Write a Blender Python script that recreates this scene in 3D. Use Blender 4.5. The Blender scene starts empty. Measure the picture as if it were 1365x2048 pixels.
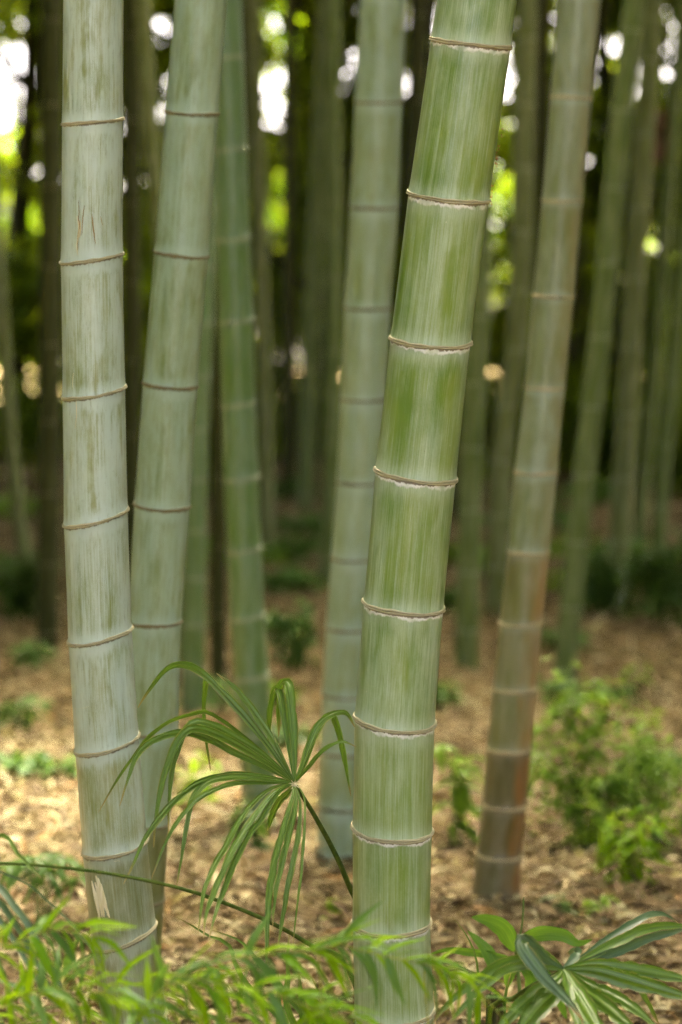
import bpy, math, random
import numpy as np
from mathutils import Vector, Matrix

random.seed(7)
rng = np.random.default_rng(11)
SC = bpy.context.scene
COL = SC.collection

# ------------------------------------------------------------------ camera
F = 4834.0            # focal length in photograph pixels (85 mm on a 24 mm wide frame)
HOR = 853.0           # horizon row
EYE = 1.22            # eye height, metres
cam_d = bpy.data.cameras.new('camera')
cam_d.sensor_fit = 'HORIZONTAL'; cam_d.sensor_width = 24.0; cam_d.lens = 85.0
cam_d.shift_y = -(1024.0 - HOR) / 1365.0
cam_d.clip_start = 0.05; cam_d.clip_end = 2000
cam_d.dof.use_dof = True; cam_d.dof.focus_distance = 3.87; cam_d.dof.aperture_fstop = 2.8
cam_d.dof.aperture_blades = 0
cam = bpy.data.objects.new('camera', cam_d); COL.objects.link(cam)
cam.location = (0, 0, EYE); cam.rotation_euler = (math.radians(90), 0, 0)
SC.camera = cam

# ------------------------------------------------------------------ sky, sun, exposure
SUN_DIR = Vector((0.20, 0.36, 0.91)).normalized()
w = bpy.data.worlds.new('World'); SC.world = w; w.use_nodes = True
nt = w.node_tree; nt.nodes.clear()
sky = nt.nodes.new('ShaderNodeTexSky'); sky.sky_type = 'NISHITA'; sky.sun_disc = False
sky.sun_elevation = math.asin(SUN_DIR.z); sky.sun_rotation = math.atan2(SUN_DIR.x, SUN_DIR.y)
sky.air_density = 0.4; sky.dust_density = 10.0; sky.ozone_density = 1.0
bg = nt.nodes.new('ShaderNodeBackground'); bg.inputs['Strength'].default_value = 0.15
wo = nt.nodes.new('ShaderNodeOutputWorld')
tint = nt.nodes.new('ShaderNodeMix'); tint.data_type = 'RGBA'; tint.blend_type = 'MULTIPLY'; tint.inputs[0].default_value = 1.0
tint.inputs[7].default_value = (1.0, 0.95, 0.83, 1.0)      # warm tint over the whole sky, stands in for white balance
nt.links.new(sky.outputs[0], tint.inputs[6]); nt.links.new(tint.outputs[2], bg.inputs[0]); nt.links.new(bg.outputs[0], wo.inputs[0])
sun_d = bpy.data.lights.new('sun', 'SUN'); sun_d.energy = 1.5; sun_d.angle = math.radians(11)
sun_d.color = (1.0, 0.93, 0.78)
sun = bpy.data.objects.new('sun', sun_d); COL.objects.link(sun)
sun.rotation_euler = SUN_DIR.to_track_quat('Z', 'Y').to_euler()
SC.view_settings.view_transform = 'Standard'; SC.view_settings.look = 'None'
SC.view_settings.exposure = 4.5; SC.view_settings.gamma = 1.0
SC.view_settings.use_curve_mapping = False
SC.render.engine = 'CYCLES'
SC.cycles.use_denoising = True; SC.cycles.denoising_prefilter = 'NONE'
SC.cycles.max_bounces = 5; SC.cycles.diffuse_bounces = 3; SC.cycles.glossy_bounces = 2
SC.cycles.transmission_bounces = 4
SC.cycles.sample_clamp_indirect = 6
SC.cycles.use_adaptive_sampling = True; SC.cycles.adaptive_threshold = 0.02

# ------------------------------------------------------------------ helpers
def P(px, py, d):
    """point seen at photograph pixel (px, py) at distance d"""
    return Vector(((px - 682.5) / F * d, d, EYE - (py - HOR) / F * d))

def rise(y):
    """the floor climbs gently towards the back of the grove"""
    t = np.clip((np.asarray(y, dtype=float) - 11.0) / 16.0, 0.0, 1.6)
    return 1.15 * t ** 1.3

def ground_d(py):
    """distance at which the floor is seen on row py"""
    ys = np.linspace(3.0, 27.0, 1200)
    rows = HOR + (EYE - rise(ys)) / ys * F
    return float(ys[np.argmin(np.abs(rows - py))])

def tag(o, label=None, cat=None, group=None, kind=None):
    if label: o['label'] = label
    if cat: o['category'] = cat
    if group: o['group'] = group
    if kind: o['kind'] = kind
    return o

def empty(name, loc):
    o = bpy.data.objects.new(name, None); COL.objects.link(o)
    o.location = loc; o.empty_display_size = 0.05
    return o

def link(name, me, parent=None):
    o = bpy.data.objects.new(name, me); COL.objects.link(o)
    if parent is not None: o.parent = parent
    return o

def mesh(name, V, Fc, mat, off=(0, 0, 0), attrs=None, smooth=True):
    V = np.asarray(V, dtype=np.float64) - np.asarray(off, dtype=np.float64)
    me = bpy.data.meshes.new(name)
    me.from_pydata(V.tolist(), [], Fc)
    if attrs:
        for k, a in attrs.items():
            a = np.asarray(a, dtype=np.float32)
            if a.ndim == 1:
                at = me.attributes.new(k, 'FLOAT', 'POINT'); at.data.foreach_set('value', a)
            else:
                at = me.attributes.new(k, 'FLOAT_VECTOR', 'POINT'); at.data.foreach_set('vector', a.ravel())
    if smooth: me.polygons.foreach_set('use_smooth', [True] * len(me.polygons))
    if mat: me.materials.append(mat)
    me.update()
    return me

def wpos(o):
    p = Vector((0, 0, 0))
    while o is not None:
        p = p + Vector(o.location); o = o.parent
    return p

# ------------------------------------------------------------------ material helpers
class NT:
    def __init__(s, name):
        s.m = bpy.data.materials.new(name); s.m.use_nodes = True
        s.t = s.m.node_tree; s.t.nodes.clear()
        s.out = s.t.nodes.new('ShaderNodeOutputMaterial')
    def n(s, typ, **kw):
        nd = s.t.nodes.new(typ)
        for k, v in kw.items(): setattr(nd, k, v)
        return nd
    def l(s, a, b): s.t.links.new(a, b)
    def put(s, sock, v):
        if hasattr(v, 'links'): s.l(v, sock)
        else: sock.default_value = v
    def math(s, op, a, b=0.0, c=None, clamp=False):
        nd = s.n('ShaderNodeMath', operation=op, use_clamp=clamp)
        s.put(nd.inputs[0], a); s.put(nd.inputs[1], b)
        if c is not None: s.put(nd.inputs[2], c)
        return nd.outputs[0]
    def vmul(s, v, k):
        nd = s.n('ShaderNodeVectorMath', operation='MULTIPLY'); s.put(nd.inputs[0], v); nd.inputs[1].default_value = k
        return nd.outputs[0]
    def noise(s, vec, scale=1.0, detail=2.0, rough=0.5, w=None):
        nd = s.n('ShaderNodeTexNoise', noise_dimensions='4D' if w is not None else '3D')
        s.put(nd.inputs['Vector'], vec); nd.inputs['Scale'].default_value = scale
        nd.inputs['Detail'].default_value = detail; nd.inputs['Roughness'].default_value = rough
        if w is not None: s.put(nd.inputs['W'], w)
        return nd.outputs['Fac']
    def mix(s, f, a, b):
        nd = s.n('ShaderNodeMix', data_type='RGBA')
        s.put(nd.inputs[0], f); s.put(nd.inputs[6], a); s.put(nd.inputs[7], b)
        return nd.outputs[2]
    def ramp(s, v, lo, hi, a=0.0, b=1.0):
        nd = s.n('ShaderNodeMapRange', interpolation_type='SMOOTHSTEP')
        s.put(nd.inputs[0], v); nd.inputs[1].default_value = lo; nd.inputs[2].default_value = hi
        nd.inputs[3].default_value = a; nd.inputs[4].default_value = b
        return nd.outputs[0]
    def attr(s, name): return s.n('ShaderNodeAttribute', attribute_name=name)
    def sep(s, v):
        nd = s.n('ShaderNodeSeparateXYZ'); s.put(nd.inputs[0], v); return nd.outputs

def C4(c): return (c[0], c[1], c[2], 1.0)

def far_mat(name, c1, c2, rough=0.5):
    N = NT(name)
    cyl = N.attr('cyl').outputs['Vector']; ends = N.sep(N.attr('ends').outputs['Vector'])
    a = N.noise(N.vmul(cyl, (2.2, 2.2, 0.3)), 1, 2, 0.6)
    col = N.mix(N.ramp(a, 0.35, 0.65), C4(c1), C4(c2))
    col = N.mix(N.ramp(ends[0], 0.05, 0.5, 0.4, 0.0), col, C4((c2[0] * 1.5, c2[1] * 1.5, c2[2] * 1.6)))
    b = N.n('ShaderNodeBsdfPrincipled'); N.l(col, b.inputs['Base Color']); b.inputs['Roughness'].default_value = 0.7
    b.inputs['Specular IOR Level'].default_value = 0.12
    N.l(b.outputs[0], N.out.inputs[0])
    return N.m

def culm_mat(name, green, green2, wax, amount, crust=0.5, fade=0.6, side=None, rough=0.42, speck=0.5, dirt=0.3,
             topfade=0.32, contrast=0.13, vary=0.10):
    """bamboo skin: green rind under streaked pale wax, wax crust under each node"""
    N = NT(name)
    cyl = N.attr('cyl').outputs['Vector']; ends = N.sep(N.attr('ends').outputs['Vector'])
    dt, db = ends[0], ends[1]
    rnd = N.math('MULTIPLY', N.n('ShaderNodeObjectInfo').outputs['Random'], 37.0)
    fine = N.noise(N.vmul(cyl, (60, 60, 0.8)), 1, 2, 0.65, rnd)
    med = N.noise(N.vmul(cyl, (13, 13, 0.3)), 1, 2, 0.6, rnd)
    blot = N.noise(N.vmul(cyl, (1.5, 1.5, 0.55)), 1, 4, 0.6, rnd)
    grit = N.noise(N.vmul(cyl, (30, 30, 22)), 1, 2, 0.6, rnd)
    s = N.math('MULTIPLY', fine, 0.50)
    s = N.math('MULTIPLY_ADD', med, 0.34, s)
    s = N.math('MULTIPLY_ADD', blot, 0.62, s)
    s = N.math('ADD', s, -0.07)
    s = N.math('MULTIPLY_ADD', grit, 0.12, s)          # mean about 0.72
    tw = N.math('MULTIPLY', N.ramp(N.math('MULTIPLY_ADD', N.math('SUBTRACT', med, 0.5), 0.9, dt), 0.0, fade, 1.0, 0.0), N.math('MULTIPLY', topfade, N.math('MULTIPLY_ADD', N.math('FRACT', N.math('MULTIPLY', rnd, 0.731)), 1.1, 0.35)))
    bw = N.math('MULTIPLY', N.ramp(db, 0.0, 0.5, 1.0, 0.0), 0.16)
    s = N.math('ADD', s, N.math('ADD', tw, bw))
    r2 = N.math('SUBTRACT', N.math('FRACT', N.math('MULTIPLY', rnd, 0.2717)), 0.5)
    s = N.math('MULTIPLY_ADD', r2, vary, s)
    rub = N.noise(N.vmul(cyl, (1.6, 1.6, 0.45)), 1, 3, 0.6, N.math('ADD', rnd, 21.0))
    s = N.math('MULTIPLY_ADD', N.ramp(rub, 0.52, 0.74), -0.18, s)          # patches where the wax is rubbed away
    thr = 0.72 + (0.5 - amount) * 0.5
    waxf = N.math('MULTIPLY', N.ramp(s, thr - contrast, thr + contrast), 0.94)
    g = N.mix(N.ramp(N.noise(N.vmul(cyl, (1.2, 1.2, 0.35)), 1, 2, 0.5, N.math('ADD', rnd, 9.0)), 0.38, 0.62), C4(green), C4(green2))
    if side is not None:
        sx = N.sep(cyl)[0]
        sn = N.math('MULTIPLY_ADD', N.math('SUBTRACT', N.noise(N.vmul(cyl, (3, 3, 0.5)), 1, 3, 0.6, rnd), 0.5), 1.4, sx)
        g = N.mix(N.ramp(sn, 0.0, 0.8), g, C4(side))
    col = N.mix(waxf, g, C4(wax))
    # grime in faint vertical runs
    dn = N.noise(N.vmul(cyl, (12, 12, 1.6)), 1, 4, 0.75, N.math('ADD', rnd, 4.0))
    col = N.mix(N.math('MULTIPLY', N.ramp(dn, 0.52, 0.75), dirt), col, C4((0.13, 0.15, 0.045)))
    # specks
    vo = N.n('ShaderNodeTexVoronoi', voronoi_dimensions='4D')
    N.l(N.vmul(cyl, (8, 8, 6)), vo.inputs['Vector']); vo.inputs['Scale'].default_value = 1.0; N.l(rnd, vo.inputs['W'])
    vsep = N.sep(vo.outputs['Color'])
    isdot = N.math('MULTIPLY', N.ramp(vo.outputs['Distance'], 0.07, 0.16, 1.0, 0.0), N.math('GREATER_THAN', vsep[0], 0.84))
    dotc = N.mix(N.math('GREATER_THAN', vsep[1], 0.5), C4((0.10, 0.085, 0.03)), C4((0.62, 0.58, 0.42)))
    col = N.mix(N.math('MULTIPLY', isdot, speck), col, dotc)
    # wax crust and dark line just below the node
    cn = N.noise(N.vmul(cyl, (7, 7, 3)), 1, 4, 0.75, rnd)
    cn2 = N.noise(N.vmul(cyl, (2, 2, 1)), 1, 2, 0.6, rnd)
    edge = N.math('MULTIPLY_ADD', N.math('SUBTRACT', cn, 0.5), 0.22, dt)
    edge2 = N.math('MULTIPLY_ADD', N.math('SUBTRACT', cn2, 0.5), 0.30, edge)
    cr = N.math('MULTIPLY', N.ramp(edge2, 0.10, 0.17, 1.0, 0.0), N.ramp(cn2, 0.66 - crust * 0.42, 0.80 - crust * 0.36))
    cr = N.math('MULTIPLY', cr, min(1.0, crust * 1.5))
    col = N.mix(cr, col, C4((0.72, 0.74, 0.70)))
    scar = N.ramp(edge, 0.06, 0.09, 1.0, 0.0)  # dark brown line right under the ring
    col = N.mix(N.math('MULTIPLY', scar, 0.85), col, C4((0.13, 0.10, 0.045)))
    low = N.ramp(N.math('MULTIPLY_ADD', N.math('SUBTRACT', cn, 0.5), 0.10, db), 0.02, 0.06, 1.0, 0.0)
    col = N.mix(N.math('MULTIPLY', low, 0.35), col, C4((0.22, 0.19, 0.10)))
    b = N.n('ShaderNodeBsdfPrincipled')
    N.l(col, b.inputs['Base Color'])
    rr = N.math('MULTIPLY_ADD', waxf, 0.10, rough - 0.08)
    N.l(rr, b.inputs['Roughness'])
    b.inputs['Specular IOR Level'].default_value = 0.6
    bump = N.n('ShaderNodeBump'); bump.inputs['Strength'].default_value = 0.22; bump.inputs['Distance'].default_value = 0.0012
    hh = N.math('ADD', fine, N.math('MULTIPLY_ADD', grit, 0.5, N.math('MULTIPLY', cr, 1.5)))
    N.l(hh, bump.inputs['Height']); N.l(bump.outputs[0], b.inputs['Normal'])
    N.l(b.outputs[0], N.out.inputs[0])
    return N.m

def ring_mat(name, c1, c2, c3):
    N = NT(name)
    cyl = N.attr('cyl').outputs['Vector']
    rnd = N.math('MULTIPLY', N.n('ShaderNodeObjectInfo').outputs['Random'], 31.0)
    a = N.noise(N.vmul(cyl, (2.2, 2.2, 30)), 1, 4, 0.7, rnd)
    b_ = N.noise(N.vmul(cyl, (9, 9, 40)), 1, 3, 0.6, rnd)
    col = N.mix(N.ramp(a, 0.4, 0.62), C4(c1), C4(c2))
    col = N.mix(N.math('MULTIPLY', N.ramp(b_, 0.5, 0.7), 0.7), col, C4(c3))
    z = N.sep(cyl)[2]
    b = N.n('ShaderNodeBsdfPrincipled'); N.l(col, b.inputs['Base Color']); b.inputs['Roughness'].default_value = 0.65
    bump = N.n('ShaderNodeBump'); bump.inputs['Strength'].default_value = 0.5; bump.inputs['Distance'].default_value = 0.001
    N.l(b_, bump.inputs['Height']); N.l(bump.outputs[0], b.inputs['Normal'])
    N.l(b.outputs[0], N.out.inputs[0])
    return N.m

def leaf_mat(name, c1, c2, trans=0.35, rough=0.45, tcol=None, veins=False, tip=None, spec=0.25):
    """leaf: per-leaf 'shade' picks between two greens; light passes through the blade"""
    N = NT(name)
    sh = N.attr('shade').outputs['Fac']
    rnd = N.n('ShaderNodeObjectInfo').outputs['Random']
    f = N.math('FRACT', N.math('ADD', sh, N.math('MULTIPLY', rnd, 0.73)))
    f = N.math('ABSOLUTE', N.math('MULTIPLY_ADD', f, 2.0, -1.0))
    col = N.mix(f, C4(c1), C4(c2))
    uv = N.attr('uvv').outputs['Vector']
    bumpout = None
    if veins:
        u = N.sep(uv)
        vn = N.noise(N.vmul(uv, (16, 0.5, 1)), 1, 3, 0.6, N.math('MULTIPLY', rnd, 13.0))
        col = N.mix(N.ramp(vn, 0.45, 0.62, 0.0, 0.65), col, C4((c2[0] * 1.9, c2[1] * 1.7, c2[2] * 1.5)))
        sp = N.noise(N.vmul(uv, (16, 26, 1)), 1, 3, 0.7, N.math('MULTIPLY', rnd, 20.0))
        col = N.mix(N.ramp(sp, 0.70, 0.76, 0.0, 0.7), col, C4((0.42, 0.34, 0.12)))
        bp = N.n('ShaderNodeBump'); bp.inputs['Strength'].default_value = 0.35; bp.inputs['Distance'].default_value = 0.001
        N.l(vn, bp.inputs['Height']); bumpout = bp.outputs[0]
    if tip is not None:
        v = N.sep(uv)[1]
        tn = N.noise(N.vmul(uv, (9, 6, 1)), 1, 2, 0.6, N.math('MULTIPLY', rnd, 20.0))
        tf = N.ramp(N.math('MULTIPLY_ADD', N.math('SUBTRACT', tn, 0.5), 0.25, v), 0.88, 0.97)
        col = N.mix(tf, col, C4(tip))
        e = N.math('ABSOLUTE', N.math('MULTIPLY_ADD', N.sep(uv)[0], 2.0, -1.0))
        ef = N.math('MULTIPLY', N.ramp(e, 0.78, 0.95), N.ramp(tn, 0.46, 0.58))
        col = N.mix(N.math('MULTIPLY', ef, 0.7), col, C4((0.40, 0.33, 0.12)))
    b = N.n('ShaderNodeBsdfPrincipled'); N.l(col, b.inputs['Base Color']); b.inputs['Roughness'].default_value = rough
    b.inputs['Specular IOR Level'].default_value = spec
    tr = N.n('ShaderNodeBsdfTranslucent')
    tc = tcol or (min(1, c1[0] * 1.7), min(1, c1[1] * 1.6), c1[2] * 0.6)
    N.l(N.mix(0.75, col, C4(tc)), tr.inputs[0])
    mx = N.n('ShaderNodeMixShader'); mx.inputs[0].default_value = trans
    N.l(b.outputs[0], mx.inputs[1]); N.l(tr.outputs[0], mx.inputs[2])
    if bumpout is not None: N.l(bumpout, b.inputs['Normal'])
    N.l(mx.outputs[0], N.out.inputs[0])
    return N.m

def simple_mat(name, c1, c2, scale=20.0, rough=0.7, stretch=(1, 1, 1), bump=0.3, bd=0.003):
    N = NT(name)
    tc = N.n('ShaderNodeTexCoord').outputs['Object']
    a = N.noise(N.vmul(tc, stretch), scale, 5, 0.65)
    b = N.n('ShaderNodeBsdfPrincipled'); N.l(N.mix(N.ramp(a, 0.35, 0.65), C4(c1), C4(c2)), b.inputs['Base Color'])
    b.inputs['Roughness'].default_value = rough; b.inputs['Specular IOR Level'].default_value = 0.15
    bp = N.n('ShaderNodeBump'); bp.inputs['Strength'].default_value = bump; bp.inputs['Distance'].default_value = bd
    N.l(a, bp.inputs['Height']); N.l(bp.outputs[0], b.inputs['Normal'])
    N.l(b.outputs[0], N.out.inputs[0])
    return N.m

# ------------------------------------------------------------------ materials
M_MAIN = culm_mat('culm_green_waxy', (0.095, 0.178, 0.010), (0.145, 0.222, 0.018), (0.37, 0.46, 0.31), 0.43, crust=0.9, fade=0.6, topfade=0.20, dirt=0.25, contrast=0.26)
M_PALE = culm_mat('culm_pale_waxy', (0.17, 0.21, 0.05), (0.23, 0.255, 0.095), (0.42, 0.52, 0.45), 0.60, crust=0.28, fade=0.5, dirt=0.6, contrast=0.19)
M_PALE2 = culm_mat('culm_pale_grimy', (0.12, 0.14, 0.035), (0.165, 0.185, 0.065), (0.32, 0.38, 0.29), 0.50, crust=0.2, fade=0.5, dirt=0.7, contrast=0.22)
M_OLIVE = culm_mat('culm_olive_waxy', (0.14, 0.20, 0.05), (0.18, 0.23, 0.08), (0.31, 0.42, 0.32), 0.54, crust=0.12, fade=0.5, dirt=0.5, contrast=0.25)
M_OLIVE2 = culm_mat('culm_olive_dark', (0.10, 0.115, 0.02), (0.14, 0.155, 0.03), (0.22, 0.25, 0.13), 0.40, crust=0.12, fade=0.5, dirt=0.5, contrast=0.25)  # darker olive skin for the lowest internodes
M_YOUNG = culm_mat('culm_deep_green', (0.075, 0.155, 0.022), (0.095, 0.17, 0.045), (0.19, 0.28, 0.17), 0.40, crust=0.3, fade=0.35, dirt=0.15, contrast=0.25)
M_SAGE = culm_mat('culm_sage_waxy', (0.18, 0.245, 0.075), (0.22, 0.28, 0.11), (0.34, 0.46, 0.36), 0.58, crust=0.08, fade=0.6, dirt=0.3, contrast=0.25)
M_TAN = culm_mat('culm_aged_tan', (0.15, 0.18, 0.05), (0.165, 0.20, 0.065), (0.31, 0.37, 0.26), 0.42, crust=0.06, fade=0.5, dirt=0.4, contrast=0.22, side=(0.215, 0.205, 0.07))
M_TAN2 = culm_mat('culm_aged_rusty', (0.155, 0.16, 0.04), (0.175, 0.165, 0.055), (0.30, 0.315, 0.20), 0.42, crust=0.06, fade=0.5, dirt=0.4, contrast=0.25, side=(0.30, 0.17, 0.05))
M_BROWN = culm_mat('culm_aged_brown', (0.075, 0.075, 0.012), (0.105, 0.09, 0.028), (0.21, 0.185, 0.115), 0.36, crust=0.06, fade=0.4, dirt=0.3, contrast=0.25, side=(0.24, 0.105, 0.022), rough=0.36)
M_FAR = far_mat('culm_far_olive', (0.12, 0.145, 0.040), (0.21, 0.235, 0.11))
M_FARG = far_mat('culm_far_green', (0.095, 0.140, 0.030), (0.185, 0.225, 0.095))
M_FARD = far_mat('culm_far_dark', (0.034, 0.040, 0.011), (0.062, 0.068, 0.022))  # shade at the back of the grove put into the culm colour
R_MAIN = ring_mat('node_tan', (0.31, 0.285, 0.15), (0.45, 0.42, 0.27), (0.085, 0.075, 0.032))
R_DULL = ring_mat('node_brown', (0.18, 0.155, 0.07), (0.25, 0.225, 0.12), (0.10, 0.075, 0.035))
R_WHITE = ring_mat('node_pale', (0.24, 0.29, 0.17), (0.30, 0.33, 0.21), (0.22, 0.22, 0.12))
R_AGED = ring_mat('node_aged', (0.50, 0.46, 0.28), (0.45, 0.34, 0.16), (0.20, 0.14, 0.06))
L_CANOPY = leaf_mat('leaf_canopy', (0.045, 0.085, 0.008), (0.075, 0.125, 0.012), 0.42, tcol=(0.20, 0.28, 0.01))
L_TREE = leaf_mat('leaf_tree', (0.05, 0.095, 0.008), (0.17, 0.26, 0.010), 0.48, tcol=(0.38, 0.50, 0.01))
L_LIME = leaf_mat('leaf_lime', (0.085, 0.215, 0.004), (0.21, 0.355, 0.004), 0.44, tcol=(0.33, 0.50, 0.003), spec=0.1)
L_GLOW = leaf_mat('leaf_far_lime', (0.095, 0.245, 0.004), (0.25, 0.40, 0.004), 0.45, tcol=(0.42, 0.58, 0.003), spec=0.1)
L_MID = leaf_mat('leaf_mid_green', (0.07, 0.155, 0.03), (0.11, 0.21, 0.035), 0.35, tcol=(0.20, 0.36, 0.03))
L_HERB = leaf_mat('leaf_herb_light', (0.14, 0.27, 0.025), (0.20, 0.33, 0.03), 0.42, tcol=(0.30, 0.46, 0.03))
L_DEEP = leaf_mat('leaf_deep_green', (0.05, 0.105, 0.014), (0.075, 0.14, 0.02), 0.3)
L_BROAD = leaf_mat('leaf_broad_fresh', (0.075, 0.18, 0.02), (0.10, 0.21, 0.025), 0.35, tcol=(0.20, 0.38, 0.02), rough=0.4, veins=True)
L_PALM = leaf_mat('leaf_fan_palm', (0.070, 0.145, 0.014), (0.105, 0.190, 0.022), 0.28, rough=0.34, veins=True, tip=(0.36, 0.25, 0.09), spec=0.5)
L_PALMB = leaf_mat('leaf_fan_palm_glaucous', (0.055, 0.105, 0.045), (0.07, 0.13, 0.055), 0.22, rough=0.3, veins=True, tip=(0.34, 0.22, 0.08), spec=0.5)
L_RUST = leaf_mat('leaf_dead_rust', (0.20, 0.10, 0.06), (0.26, 0.14, 0.09), 0.2)
M_STALK = simple_mat('palm_stalk', (0.045, 0.085, 0.012), (0.085, 0.12, 0.02), 60, 0.7, (1, 1, 1), 0.2, 0.001)
M_STALKY = simple_mat('yellow_stalk', (0.26, 0.30, 0.05), (0.36, 0.36, 0.07), 40, 0.5, (1, 1, 1), 0.1, 0.001)
M_STALKG = simple_mat('green_stalk', (0.10, 0.17, 0.03), (0.15, 0.22, 0.05), 40, 0.5, (1, 1, 1), 0.1, 0.001)
M_FIBRE = simple_mat('bare_fibre', (0.55, 0.50, 0.29), (0.68, 0.63, 0.42), 150, 0.7, (1, 1, 0.1), 0.4, 0.001)
M_RUST = simple_mat('brown_crumbs', (0.22, 0.12, 0.03), (0.36, 0.22, 0.06), 200, 0.8)
M_BARK = simple_mat('dark_bark', (0.018, 0.020, 0.008), (0.045, 0.045, 0.020), 8, 0.85, (1, 1, 0.15), 0.8, 0.02)
M_STUB = simple_mat('old_palm_fibre', (0.05, 0.06, 0.02), (0.12, 0.10, 0.05), 120, 0.8, (1, 1, 0.1), 0.6, 0.002)

# ================================================================== GROUND
def ground_h(x, y):
    return (0.020 * np.sin(1.7 * x + 0.6) * np.cos(1.3 * y + 0.4) + 0.012 * np.sin(4.1 * x - 2.2 * y)
            + 0.007 * np.cos(7.3 * x + 5.1 * y)) + rise(y)

def build_ground():
    N = NT('soil_and_litter')
    tc = N.n('ShaderNodeTexCoord').outputs['Object']
    v = N.n('ShaderNodeTexVoronoi'); N.l(N.vmul(tc, (1, 0.6, 1)), v.inputs['Vector']); v.inputs['Scale'].default_value = 26
    vs = N.sep(v.outputs['Color'])
    big = N.noise(tc, 0.8, 4, 0.6)
    c = N.mix(vs[0], C4((0.07, 0.052, 0.018)), C4((0.22, 0.165, 0.062)))
    c = N.mix(N.ramp(vs[1], 0.75, 0.95, 0, 0.8), c, C4((0.38, 0.28, 0.13)))
    c = N.mix(N.ramp(big, 0.5, 0.7, 0, 0.6), c, C4((0.10, 0.068, 0.036)))
    b = N.n('ShaderNodeBsdfPrincipled'); N.l(c, b.inputs['Base Color']); b.inputs['Roughness'].default_value = 0.9; b.inputs['Specular IOR Level'].default_value = 0.1
    bp = N.n('ShaderNodeBump'); bp.inputs['Strength'].default_value = 0.8; bp.inputs['Distance'].default_value = 0.02
    N.l(vs[2], bp.inputs['Height']); N.l(bp.outputs[0], b.inputs['Normal'])
    N.l(b.outputs[0], N.out.inputs[0])
    xs = np.concatenate([[-400, -120, -40, -16], np.linspace(-8, 8, 97), [12, 16, 40, 120, 400]])
    ys = np.concatenate([[-400, -120, -40, -10, -2], np.linspace(0, 24, 145), [26, 28, 30, 33, 37, 40, 60, 120, 400, 900]])
    X, Y = np.meshgrid(xs, ys)
    Z = ground_h(X, Y) - 0.012
    V = np.stack([X.ravel(), Y.ravel(), Z.ravel()], 1)
    nx = len(xs); fs = []
    for j in range(len(ys) - 1):
        for i in range(nx - 1):
            a = j * nx + i; fs.append((a, a + 1, a + nx + 1, a + nx))
    o = link('ground', mesh('ground', V, fs, N.m)); tag(o, 'brown forest floor of soil and fallen bamboo leaves', 'ground', kind='structure')
build_ground()

# ------------------------------------------------------------------ many leaves in one mesh (vectorised)
def unit(a): return a / np.maximum(np.linalg.norm(a, axis=-1, keepdims=True), 1e-9)

def leaves_mesh(name, pos, dr, nr, ln, wd, mat, off=(0, 0, 0), droop=0.12, fold=0.12, shade=None):
    n = len(pos); dr = unit(dr); sd = unit(np.cross(nr, dr)); up = np.cross(dr, sd)
    ln = ln[:, None]; wd = wd[:, None]
    b = pos
    c = pos + dr * ln * 0.45 + up * ln * droop * 0.5
    l = pos + dr * ln * 0.42 + up * (ln * droop * 0.5 + wd * fold) + sd * wd * 0.5
    r = pos + dr * ln * 0.42 + up * (ln * droop * 0.5 + wd * fold) - sd * wd * 0.5
    t = pos + dr * ln - up * ln * droop
    V = np.stack([b, l, c, r, t], 1).reshape(-1, 3) - np.asarray(off)
    i = np.arange(n)[:, None] * 5
    tri = np.concatenate([i + [[0, 2, 1]], i + [[0, 3, 2]], i + [[1, 2, 4]], i + [[2, 3, 4]]], 1).reshape(-1)
    me = bpy.data.meshes.new(name)
    nf = n * 4
    me.vertices.add(n * 5); me.vertices.foreach_set('co', V.astype(np.float32).ravel())
    me.loops.add(nf * 3); me.loops.foreach_set('vertex_index', tri.astype(np.int32))
    me.polygons.add(nf); me.polygons.foreach_set('loop_start', np.arange(0, nf * 3, 3, dtype=np.int32))
    me.update(calc_edges=True)
    if shade is None: shade = rng.random(n)
    at = me.attributes.new('shade', 'FLOAT', 'POINT'); at.data.foreach_set('value', np.repeat(shade, 5).astype(np.float32))
    me.polygons.foreach_set('use_smooth', np.zeros(nf, dtype=bool))
    me.materials.append(mat)
    return me

def litter_mat():
    N = NT('dry_leaf_litter')
    sh = N.attr('shade').outputs['Fac']
    r = N.n('ShaderNodeValToRGB'); N.l(sh, r.inputs[0]); r.color_ramp.interpolation = 'CONSTANT'
    cols = [(0, (0.085, 0.053, 0.025)), (0.15, (0.19, 0.122, 0.060)), (0.31, (0.30, 0.21, 0.115)), (0.47, (0.40, 0.305, 0.18)),
            (0.59, (0.48, 0.39, 0.24)), (0.69, (0.22, 0.15, 0.073)), (0.79, (0.36, 0.19, 0.063)), (0.82, (0.58, 0.50, 0.34)),
            (0.91, (0.34, 0.29, 0.095)), (0.95, (0.11, 0.066, 0.029))]
    el = r.color_ramp.elements
    while len(el) < len(cols): el.new(0.5)
    for e, (p, c) in zip(el, cols): e.position = p; e.color = C4((c[0] * 0.94, c[1] * 0.98, c[2] * 0.80))
    b = N.n('ShaderNodeBsdfPrincipled'); N.l(r.outputs[0], b.inputs['Base Color']); b.inputs['Roughness'].default_value = 0.65; b.inputs['Specular IOR Level'].default_value = 0.25
    N.l(b.outputs[0], N.out.inputs[0])
    return N.m
M_LITTER = litter_mat()

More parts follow.
